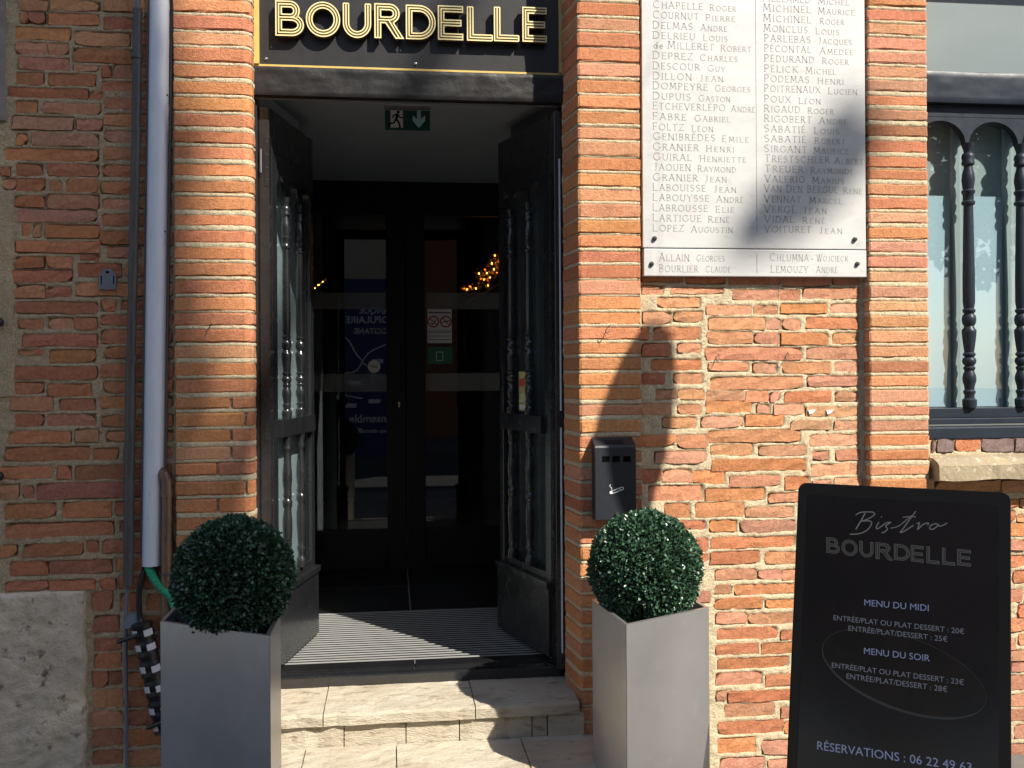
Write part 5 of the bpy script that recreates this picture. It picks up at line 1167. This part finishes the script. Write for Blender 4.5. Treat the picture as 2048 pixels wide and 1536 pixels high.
# wire hooks
for px_, py_, Y, lab in ((418, 655, 0.0, 'small wire hook on the left door pillar'), (1213, 659, 0.0, 'small wire hook on the right door pillar'), (1432, 715, YC, 'small double wire hook on the pink bricks, left one of two'), (1570, 712, YC, 'small double wire hook on the pink bricks, right one of two')):
    c = pY(px_, py_, Y); t = thing('wire_hook', c, lab, 'hook', 'wire hooks in the brick joints'); m_ = MB(c)
    m_.tube(smooth_path([c + Vector((.012, .01, .014)), c + Vector((.008, -.012, .012)), c + Vector((.004, -.026, -.006)), c + Vector((-.006, -.030, -.016)), c + Vector((-.012, -.030, -.004))], 5), .0016, 6); m_.build('wire', M['wire'], t, smooth=True)
for px_, py_ in ((1624, 824), (1660, 824)):
    c = pY(px_, py_, YC - .008); t = thing('tape_scrap', c, 'torn white tape scrap on a pink brick, %s of two' % ('left' if px_ < 1640 else 'right'), 'tape', 'white tape scraps'); m_ = MB(c)
    m_.poly([(-.016, .008), (.016, .010), (.006, -.003), (-.010, -.010)], c.y - .001, c.y + .001, lambda u, v, y: (c.x + u, y, c.z + v)); m_.build('scrap', M['white'], t)
# ------------------------------------------------------------------ right hand window
YWd = 0.105
wd_ = thing('window', (2.7, YWd, 1.55), 'blue black wooden window with turned balusters, arches and pale film on the glass', 'window')
def wz(py, Y=YWd, px=1955): return PY(px, py, Y).z
WX0, WX1 = 2.19, 3.552
def wbox(nm, x0, x1, z0, z1, y0, y1, mt='blueblack', bev=.003):
    m_ = MB(wd_.location); m_.box((x0, y0, z0), (x1, y1, z1), bev=bev); return m_.build(nm, M[mt], wd_)
zA = wz(149); zB = wz(206, YWd - .03)
wbox('transom_panel', WX0, WX1, zA + .004, 3.2, YWd + .02, YWd + .03, 'transom', 0)
# worn transom beam
m_ = MB(wd_.location); n1, n2 = 60, 10; N1 = vnoise(n1 + 1, n2 + 1, 5, 3) * .0012 + vnoise(n1 + 1, n2 + 1, 1.6, 1.2) * .0008
vs = []; fs = []
for j in range(n2 + 1):
    for i in range(n1 + 1): vs.append((WX0 + (WX1 - WX0) * i / n1, YWd - .03 - N1[j, i] + (.004 if j in (0, n2) else 0), zB + (zA - zB) * j / n2))
for j in range(n2):
    for i in range(n1): k = j * (n1 + 1) + i; fs.append((k, k + 1, k + n1 + 2, k + n1 + 1))
m_.add(vs, fs); m_.add([(WX0, YWd - .026, zA), (WX1, YWd - .026, zA), (WX1, YWd + .03, zA + .002), (WX0, YWd + .03, zA + .002)], [(0, 1, 2, 3)]); m_.add([(WX0, YWd - .026, zB), (WX1, YWd - .026, zB), (WX1, YWd + .03, zB), (WX0, YWd + .03, zB)], [(0, 3, 2, 1)])
m_.build('transom_beam', M['blueblack'], wd_, smooth=True, fixn=False)
zC = wz(236); wbox('head_rail', WX0, WX1, zC + .001, zB - .001, YWd + .004, YWd + .05)
zS = wz(288)
bx_ = [PY(px, 500, YWd).x for px in (1936, 2041)]; pitch = bx_[1] - bx_[0]; bays = []
x = bx_[0] - 2 * pitch
while x < WX1 + .2: bays.append(x); x += pitch
ab = MB(wd_.location)
arch_board(ab, [(a + .008, b - .008) for a, b in zip(bays[:-1], bays[1:]) if b > WX0 and a < WX1], zS, zC, YWd, YWd + .035, n=18, rise=wz(243) - zS)
for b in bays: ab.box((b - .008, YWd, zS), (b + .008, YWd + .035, zC))
ab.build('arch_board', M['blueblack'], wd_)
zR = wz(815)
for b in bays:
    if WX0 < b < WX1: baluster(wd_, (b - wd_.location.x, YWd - .004 - wd_.location.y, -wd_.location.z), zR, zS, .0290, PROF, M['blueblack'], 'win', seg=18)
# glazing and film behind
for a, b in zip(bays[:-1], bays[1:]):
    if b > WX0 and a < WX1:
        m_ = MB(wd_.location); m_.box((max(a, WX0) + .002, YWd + .048, zR), (b - .002, YWd + .053, zC)); m_.build('glass', M['glass'], wd_)
        fw_ = pitch; x0 = max(a + fw_ * .17, WX0 + .004) if a > WX0 - .25 else a; x1 = b - fw_ * .20
        m_ = MB(wd_.location); m_.box((x0, YWd + .0545, zR + .003), (x1, YWd + .0565, wz(393, YWd + .055))); m_.build('film', M['film'], wd_)
        m_ = MB(wd_.location); m_.box((b - .030, YWd + .058, zR), (b + .022, YWd + .080, zC)); m_.build('glazing_bar', M['greyblue'], wd_)
m_ = MB(wd_.location); nf = 60
vs = [(WX0 + (WX1 - WX0) * i / nf, YWd + .10 + .0008 * math.sin(i * 1.9), z) for z in (zR - .05, zC + .05) for i in range(nf + 1)]
m_.add(vs, [(i, i + 1, nf + 2 + i, nf + 1 + i) for i in range(nf)]); m_.build('sky_tone_backing', M['greyblue'], wd_, smooth=True)  # added backing, its pale tone stands for sky reflected in the upper panes
wbox('back_board', WX0, WX1, 1.5, 3.2, YWd + .20, YWd + .21, 'dark', 0)
z1, z2, z3, z4 = wz(823), wz(836, YWd - .015), wz(848, YWd - .02), wz(852, YWd - .02)
wbox('bottom_rail', WX0, WX1, z2 + .001, zR - .0005, YWd - .008, YWd + .05); wbox('bottom_moulding', WX0, WX1, z3, z2, YWd - .020, YWd + .05)
z5, z6 = wz(862, YWd - .035), wz(878, YWd - .035)
wbox('weather_board', WX0, WX1, z6, wz(853, YWd - .03), YWd - .034, YWd + .05, bev=.006)

# ------------------------------------------------------------------ menu display: A-board with a dark screen
pT = dict(x=1.625, y=-0.774, z=1.205, yw=-0.612, t=0.226)
Rv = Vector((math.cos(pT['yw']), math.sin(pT['yw']), 0)); Nv = Vector((-math.sin(pT['yw']), math.cos(pT['yw']), 0))
Dn = (Vector((0, 0, -1)) * math.cos(pT['t']) - Nv * math.sin(pT['t'])).normalized()
Fv = Rv.cross(Dn).normalized()
if Fv.y > 0: Fv = -Fv          # front normal, towards the viewer
To = Vector((pT['x'], pT['y'], pT['z'])); WT = 0.64; HT = (pT['z'] + 0.02) / -Dn.z
md = thing('menu_display', (To + Dn * HT).to_tuple(), 'tall black menu display with rounded corners leaning back in front of the pink bricks', 'menu board')
md.location.z = -.04
def tp(u, v, d): return To + Rv * u + Dn * (-v) + Fv * d     # u right, v up from the top edge, d forward
def rrect(x0, x1, z0, z1, r, n=6):
    out = []
    for cx, cz, a0 in ((x1 - r, z1 - r, 0), (x0 + r, z1 - r, 90), (x0 + r, z0 + r, 180), (x1 - r, z0 + r, 270)):
        out += [(cx + r * math.cos(R_(a0 + 90 * k / n)), cz + r * math.sin(R_(a0 + 90 * k / n))) for k in range(n + 1)]
    return out
ft = lambda u, v, y: tp(u, v, y)
m_ = MB(md.location); m_.poly(rrect(-WT / 2, WT / 2, -HT, 0, .028), -.002, -.042, ft); m_.build('casing', M['bezel'], md)
m_ = MB(md.location); m_.poly(rrect(-WT / 2 + .004, WT / 2 - .004, -HT + .004, -.004, .025), 0.0, -.0018, ft); m_.build('bezel', M['bezel'], md)
sc = MB(md.location); sc.poly([(-WT / 2 + .032, -HT + .09), (WT / 2 - .032, -HT + .09), (WT / 2 - .032, -.040), (-WT / 2 + .032, -.040)], .0008, None, ft); scr = sc.build('screen', M['screen'], md)
# rear prop
m_ = MB(md.location); a = tp(0, -.12, -.045)
foot = Vector((To.x, To.y, 0)) + Nv * .30
for s_ in (-.26, .26): m_.tube([tp(s_, -.10, -.05), foot + Rv * s_ + Vector((0, 0, -.027))], .012, 8)
m_.tube([foot + Rv * -.26 + Vector((0, 0, -.026)), foot + Rv * .26 + Vector((0, 0, -.026))], .012, 8); m_.build('prop', M['bezel'], md)
o0 = tp(0, 0, .0012)
def scr_uv(px, py):
    q = PP(px, py, o0, Fv) - To; return q.dot(Rv), -q.dot(Dn)
def scr_text(s, xa, ya, xb, yb, mat, bold=0.0, part='menu_text', stretch=1.0):
    a = Vector(scr_uv(xa, ya)); b = Vector(scr_uv(xb, yb)); L = (b - a).length; d = (b - a) / L; n_ = Vector((-d.y, d.x))
    vs, fs = text_mesh(s, 1.0, bold=bold); x0 = min(v.x for v in vs); x1 = max(v.x for v in vs); k = L / (x1 - x0)
    m_ = MB(md.location); m_.add([tp(a.x + d.x * (v.x - x0) * k + n_.x * v.y * k * stretch, a.y + d.y * (v.x - x0) * k + n_.y * v.y * k * stretch, .0014) for v in vs], fs)
    return m_.build(part, mat, scr, fixn=False)
def c8(x, y): return 1540 + x / 2.577, 940 + y / 2.577
for s, a, b, mt, bo in (('MENU DU MIDI', (486, 699), (818, 728), 'txtblue', 0), ('ENTRÉE/PLAT OU PLAT DESSERT : 20€', (327, 773), (1001, 846), 'txtdim', 0), ('ENTRÉE/PLAT/DESSERT : 25€', (404, 828), (915, 886), 'txtdim', 0), ('MENU DU SOIR', (484, 948), (824, 987), 'txtblue', 0),
                        ('ENTRÉE/PLAT OU PLAT DESSERT : 23€', (318, 1018), (999, 1108), 'txtdim', 0), ('ENTRÉE/PLAT/DESSERT : 28€', (394, 1075), (914, 1145), 'txtdim', 0), ('RÉSERVATIONS : 06 22 49 63', (243, 1440), (1040, 1556), 'txtblue', 0)):
    scr_text(s, *c8(*a), *c8(*b), M[mt], bo)
fq = lambda u, v, y: (lambda q: tp(q[0], q[1], .0014))(scr_uv(*c8(u, v)))
m_ = MB(md.location)
def sm2(P, n=6): return [(p.x, p.y) for p in smooth_path([(a, b, 0) for a, b in P], n)]
for pts, wd in (([(442, 232), (470, 218), (530, 216)], 5), ([(490, 222), (470, 260), (442, 306)], 6), ([(494, 216), (530, 218), (538, 230), (505, 252), (470, 264)], 5), ([(470, 264), (510, 262), (524, 276), (500, 310), (460, 328), (412, 331)], 5),
                ([(562, 268), (548, 292), (552, 303), (572, 292), (596, 274)], 5), ([(598, 272), (622, 270), (596, 288), (606, 304), (586, 322), (575, 322)], 5), ([(622, 300), (660, 290), (700, 260), (730, 234)], 4), ([(752, 212), (715, 262), (684, 305), (672, 322), (690, 316), (740, 285)], 5), ([(684, 244), (720, 240), (752, 242)], 4),
                ([(756, 278), (770, 272), (765, 292), (762, 306), (790, 280), (816, 274), (812, 286)], 5), ([(862, 276), (835, 282), (822, 300), (836, 306), (858, 294), (866, 280), (876, 290), (914, 274)], 5)):
    m_.ribbon(sm2(pts), wd * 1.15, 0, None, fq)
m_.ribbon([(572, 240), (577, 243)], 6, 0, None, fq)
m_.build('script_title', M['txtgrey'], scr, fixn=False)
# outlined name
m_ = MB(md.location)
for ch, xa, xb, ya, yb in (('B', 290, 360, 348, 430), ('O', 368, 452, 357, 442), ('U', 460, 534, 366, 450), ('R', 543, 634, 374, 461), ('D', 638, 722, 382, 466), ('E', 725, 792, 388, 474), ('L', 806, 874, 395, 483), ('L', 886, 955, 402, 490), ('E', 964, 1036, 408, 494)):
    w_, lines, _s = skel_letter(ch); sx = (xb - xa) / w_; H = yb - ya
    f2 = lambda u, v, y: fq(xa + u * sx, yb - v * H + (u * sx) * .115 - 3, 0)
    for pts, cl in lines: m_.ribbon(pts, .024, 0, None, f2, closed=cl)
m_.build('outlined_title', M['txtgrey'], scr, fixn=False)
# faint dish picture
m_ = MB(md.location)
el = []
for k in range(49):
    th_ = 2 * math.pi * k / 48; ca, sa = math.cos(R_(20)), math.sin(R_(20)); ex_, ey_ = 445 * math.cos(th_), 185 * math.sin(th_); el.append((692 + ex_ * ca - ey_ * sa, 1050 + ex_ * sa + ey_ * ca))
m_.ribbon(el, [2.5 + 12 * max(0, math.sin(2 * math.pi * k / 48 - .1)) for k in range(49)], 0, None, fq)
m_.build('dish_rim', M['dish'], scr, fixn=False)

m_ = MB(md.location); q3 = lambda u, v, y: (lambda q: tp(q[0], q[1], .0011))(scr_uv(*c8(u, v)))
m_.poly(el[:48], 0, None, q3); m_.build('dish_picture', M['dishfill'], scr, fixn=False)
# ------------------------------------------------------------------ what stands across the street (seen in reflections, gives the shade)
def leaves(parent, P, size, mat, name='crown', kind='stuff'):
    N = len(P); a = nrg.normal(size=(N, 3)); a /= np.linalg.norm(a, axis=1)[:, None]; b = np.cross(a, nrg.normal(size=(N, 3))); b /= np.linalg.norm(b, axis=1)[:, None]
    s = (size * nrg.uniform(.7, 1.3, N))[:, None]
    v = np.stack([P - a * s * .5, P + b * s * .36, P + a * s * .5, P - b * s * .36], 1).reshape(-1, 3) - np.array(parent.location)
    me = bpy.data.meshes.new(name); q = (np.arange(N)[:, None] * 4 + np.arange(4)).reshape(-1)
    me.vertices.add(len(v)); me.vertices.foreach_set('co', v.ravel()); me.loops.add(len(q)); me.loops.foreach_set('vertex_index', q.astype(np.int32)); me.polygons.add(N); me.polygons.foreach_set('loop_start', np.arange(0, 4 * N, 4, dtype=np.int32)); me.update(calc_edges=True)
    me.materials.append(mat); return meshobj(name, me, parent, kind=kind)
SUNV = np.array([0.80, -1.0, 1.20])
def proj_pts(u, v, t): return np.stack([u, np.zeros_like(u), v], 1) + SUNV[None, :] * t[:, None]
tr = thing('plane_tree', (7.2, -11.6, 0), 'tall plane tree across the street whose crown shades the left of the facade', 'tree')
parts_ = []
def region(n, fn_keep, u0, u1, v0, v1, t0=9.0, t1=11.5):
    u = nrg.uniform(u0, u1, n); v = nrg.uniform(v0, v1, n); k = fn_keep(u, v); u, v = u[k], v[k]; t = nrg.uniform(t0, t1, len(u)); parts_.append(proj_pts(u, v, t))
edge = lambda v: np.interp(v, [-.5, .6, 1.3, 2.0, 2.45, 2.62, 3.2, 3.6], [-.60, -.64, -.70, -.69, -.66, -.84, -.87, -.6])
region(26000, lambda u, v: u < edge(v) + .05 * np.sin(v * 5.0), -4.4, -.5, -1.2, 4.6)
region(26000, lambda u, v: u < -.7 + .25 * np.sin(v * 2.0), -5.5, -.4, -7.0, -1.2)
region(9000, lambda u, v: v > 3.75 + .25 * np.sin(u * 2.3), -4.4, 3.6, 3.3, 6.0)
# low spray of leaves that shades the plaque
cen = [PY(px, py, 0) for px, py in ((1500, 472), (1530, 440), (1566, 415), (1602, 388), (1640, 350), (1676, 312), (1704, 285), (1722, 262), (1700, 235))]
for c, r_, n in zip(cen, (.06, .085, .105, .12, .12, .115, .10, .085, .07), (160, 260, 330, 380, 420, 400, 400, 400, 160)):
    n *= 7
    th_ = nrg.uniform(0, 6.283, n); rr = r_ * np.sqrt(nrg.random(n)); parts_.append(proj_pts(c.x + rr * np.cos(th_), c.z + rr * np.sin(th_), nrg.uniform(9.0, 10.6, n)))
spray_ = parts_[3:]; leaves(tr, np.concatenate(parts_[:3]), .13, M['treeleaf']); leaves(tr, np.concatenate(spray_), .06, M['treeleaf'], name='leaf_spray')
m_ = MB(tr.location); m_.tube([(7.2, -11.6, 0), (7.15, -11.5, 4), (7.0, -11.2, 8.5), (6.9, -11.0, 11)], [.34, .28, .22, .17], 12)
for e in ((4.6, -9.6, 14.6), (5.6, -10.6, 15.5), (7.6, -10.4, 16.2), (9.0, -10.2, 16.4), (3.9, -10.4, 13.6)): m_.tube([(6.95, -11.1, 9.6), (Vector((6.9, -11, 11)) + Vector(e)) / 2 + Vector((0, 0, .4)), e], [.13, .09, .03], 8)
m_.build('trunk', M['bark'], tr, smooth=True)
for i, (x, y, h, r_) in enumerate(((10.5, -13.2, 7.5, 2.0), (14.5, -12.6, 6.8, 1.9), (17.5, -14.0, 8.0, 2.3), (-8.5, -12.5, 7.0, 2.4), (-12.5, -12.0, 7.6, 2.6))):
    t = thing('street_tree', (x, y, 0), ('bushy green street tree nearest the brick house opposite', 'bushy green street tree in the middle of the row opposite', 'tallest bushy street tree at the far end of the row opposite', 'broad street tree just left of the beige house opposite', 'broadest street tree further left of the beige house opposite')[i], 'tree', 'street trees opposite')
    n = 5000; d = nrg.normal(size=(n, 3)); d /= np.linalg.norm(d, axis=1)[:, None]; rr = r_ * (1 - nrg.random(n) ** 2 * .6); k = 1 + .22 * np.sin(d[:, 0] * 5 + i) * np.cos(d[:, 2] * 6)
    P = d * (rr * k)[:, None] * np.array([1, 1, 1.15]) + np.array([x, y, h - r_ * .9]); leaves(t, P, .24, M['treeleaf'])
    m_ = MB(t.location); m_.tube([(x, y, 0), (x + .1, y, h * .35), (x, y + .1, h * .7)], [.16, .13, .06], 8); m_.build('trunk', M['bark'], t, smooth=True)
def house(x0, x1, h, y, mat, label, nx, shut):
    t = thing('house', ((x0 + x1) / 2, y, 0), label, 'house'); m_ = MB(t.location); m_.box((x0, y - 6, 0), (x1, y, h)); m_.build('wall', mat, t)
    m_ = MB(t.location); m_.box((x0 - .2, y - 6, h + .002), (x1 + .2, y + .35, h + .25)); m_.build('eaves', M['plaster'], t)
    for fl_ in range(int(h // 3.1)):
        for i in range(nx):
            cx_ = x0 + (x1 - x0) * (i + .5) / nx; z0 = .9 + fl_ * 3.1
            m_ = MB(t.location); m_.box((cx_ - .5, y + .002, z0), (cx_ + .5, y + .05, z0 + 1.7)); wn_ = m_.build('window', M['white'], t)
            m_ = MB(t.location); m_.box((cx_ - .42, y + .051, z0 + .08), (cx_ + .42, y + .055, z0 + 1.62)); m_.build('pane', M['screen'], wn_)
            for s_ in (-1, 1):
                m_ = MB(t.location); m_.box((cx_ + s_ * .77 - .25, y + .002, z0), (cx_ + s_ * .77 + .25, y + .06, z0 + 1.7)); m_.build('shutter', M[shut], wn_)
house(-5.0, 0.35, 9.5, -14.2, M['plaster'], 'beige plastered house across the street', 1, 'greyplastic')
house(0.45, 9.0, 7.5, -14.0, M['farbrick'], 'red brick house across the street', 2, 'pvc')
house(18.5, 30, 8, -15.0, M['plaster'], 'beige house across the street behind the row of trees', 4, 'greyplastic')
# blue advertising board that the door glass mirrors
adv = thing('advertising_board', (-.45, -8.0, 0), 'blue advertising board with bank name and map lines, facing the door', 'billboard')
m_ = MB(adv.location); m_.box((-1.75, -8.06, .12), (.45, -8.0, 3.1), bev=.01); pnl = m_.build('panel', M['adblue'], adv)
m_ = MB(adv.location); m_.box((-1.7, -8.2, 0), (-1.5, -7.95, .118)); m_.box((.2, -8.2, 0), (.4, -7.95, .118)); m_.build('feet', M['greyplastic'], adv)
fadv = lambda x, z: (lambda u, v: (x - u - adv.location.x, .0025, z + v))
for s, x, z, wd in (('BANQUE', .03, 2.52, .57), ('POPULAIRE', .03, 2.36, .80), ('OCCITANE', .03, 2.18, .66), ('Ensemble', -.02, .70, .70), ('nous donnons', -.02, .52, .60)):
    text_on('lettering', s, pnl, M['white'], fadv(x, z), width=wd, bold=.02).location = (0, 0, 0)
m_ = MB(adv.location)
for P in ([(-.1, 2.0), (-.4, 1.85), (-.62, 1.55), (-.95, 1.55)], [(-.95, 2.15), (-.75, 2.1), (-.6, 1.85), (-.48, 1.72)], [(-.5, 1.7), (-.38, 1.6), (-.3, 1.4)], [(-.95, 1.3), (-.75, 1.15), (-.5, 1.1)], [(-.75, 1.15), (-.85, .95), (-.95, .88)], [(-.95, .72), (-.7, .62), (-.5, .58)]):
    m_.ribbon(sm2(P), .022, -7.9975, None, lambda u, v, y: (u, y, v))
for x, z in ((-.62, 1.36), (-.25, 1.72), (-.7, .98), (-.3, 1.05)): m_.poly([(x - .1, z - .035), (x + .1, z - .035), (x + .1, z + .035), (x - .1, z + .035)], -7.997, None, lambda u, v, y: (u, y, v))
m_.build('map_lines', M['white'], pnl, fixn=False)
# added unseen banner, cut to throw the rounded leaning shadow on the bricks
tF = 1.75
def fl_pt(px, py): p = PY(px, py, YC); return Vector((p.x, 0, p.z)) + Vector((.80, -1, 1.20)) * tF
out_ = [(1280, 650), (1296, 628), (1318, 616), (1342, 618), (1360, 636), (1369, 668), (1371, 720), (1369, 770), (1357, 850), (1341, 920), (1325, 975), (1314, 1040), (1296, 1110), (1222, 1110), (1182, 1010), (1171, 940), (1177, 880), (1196, 815), (1220, 755), (1244, 706), (1264, 674)]
pts = [fl_pt(*p) for p in out_]
ffl = thing('shadow_banner', (pts[3].x, pts[3].y, 5.2), 'added unseen banner shaped to cast the rounded leaning shadow on the bricks', 'banner')
m_ = MB(ffl.location); n = len(pts); sh = Vector((.006, -.0075, .009)) * 1.0
m_.add([p for p in pts] + [p + sh for p in pts], [tuple(range(n)), tuple(range(2 * n - 1, n - 1, -1))] + [(i, (i + 1) % n, n + (i + 1) % n, n + i) for i in range(n)]); m_.build('cloth', M['shadowcloth'], ffl)
m_ = MB(ffl.location); xx0 = pts[3].x
for i in (1, 2): m_.tube([pts[i] + sh * .5 + Vector((0, 0, -.01)), (pts[i].x, pts[3].y, 5.21)], .0012, 5)
m_.build('hanger', M['wire'], ffl)
m_ = MB(ffl.location); m_.tube([(xx0 - .30, .03, 5.3), (xx0, pts[3].y, 5.2), (7.1, -11.3, 6.2)], .0012, 6); m_.build('span_wire', M['wire'], ffl)  # wire added only to carry the unseen banner
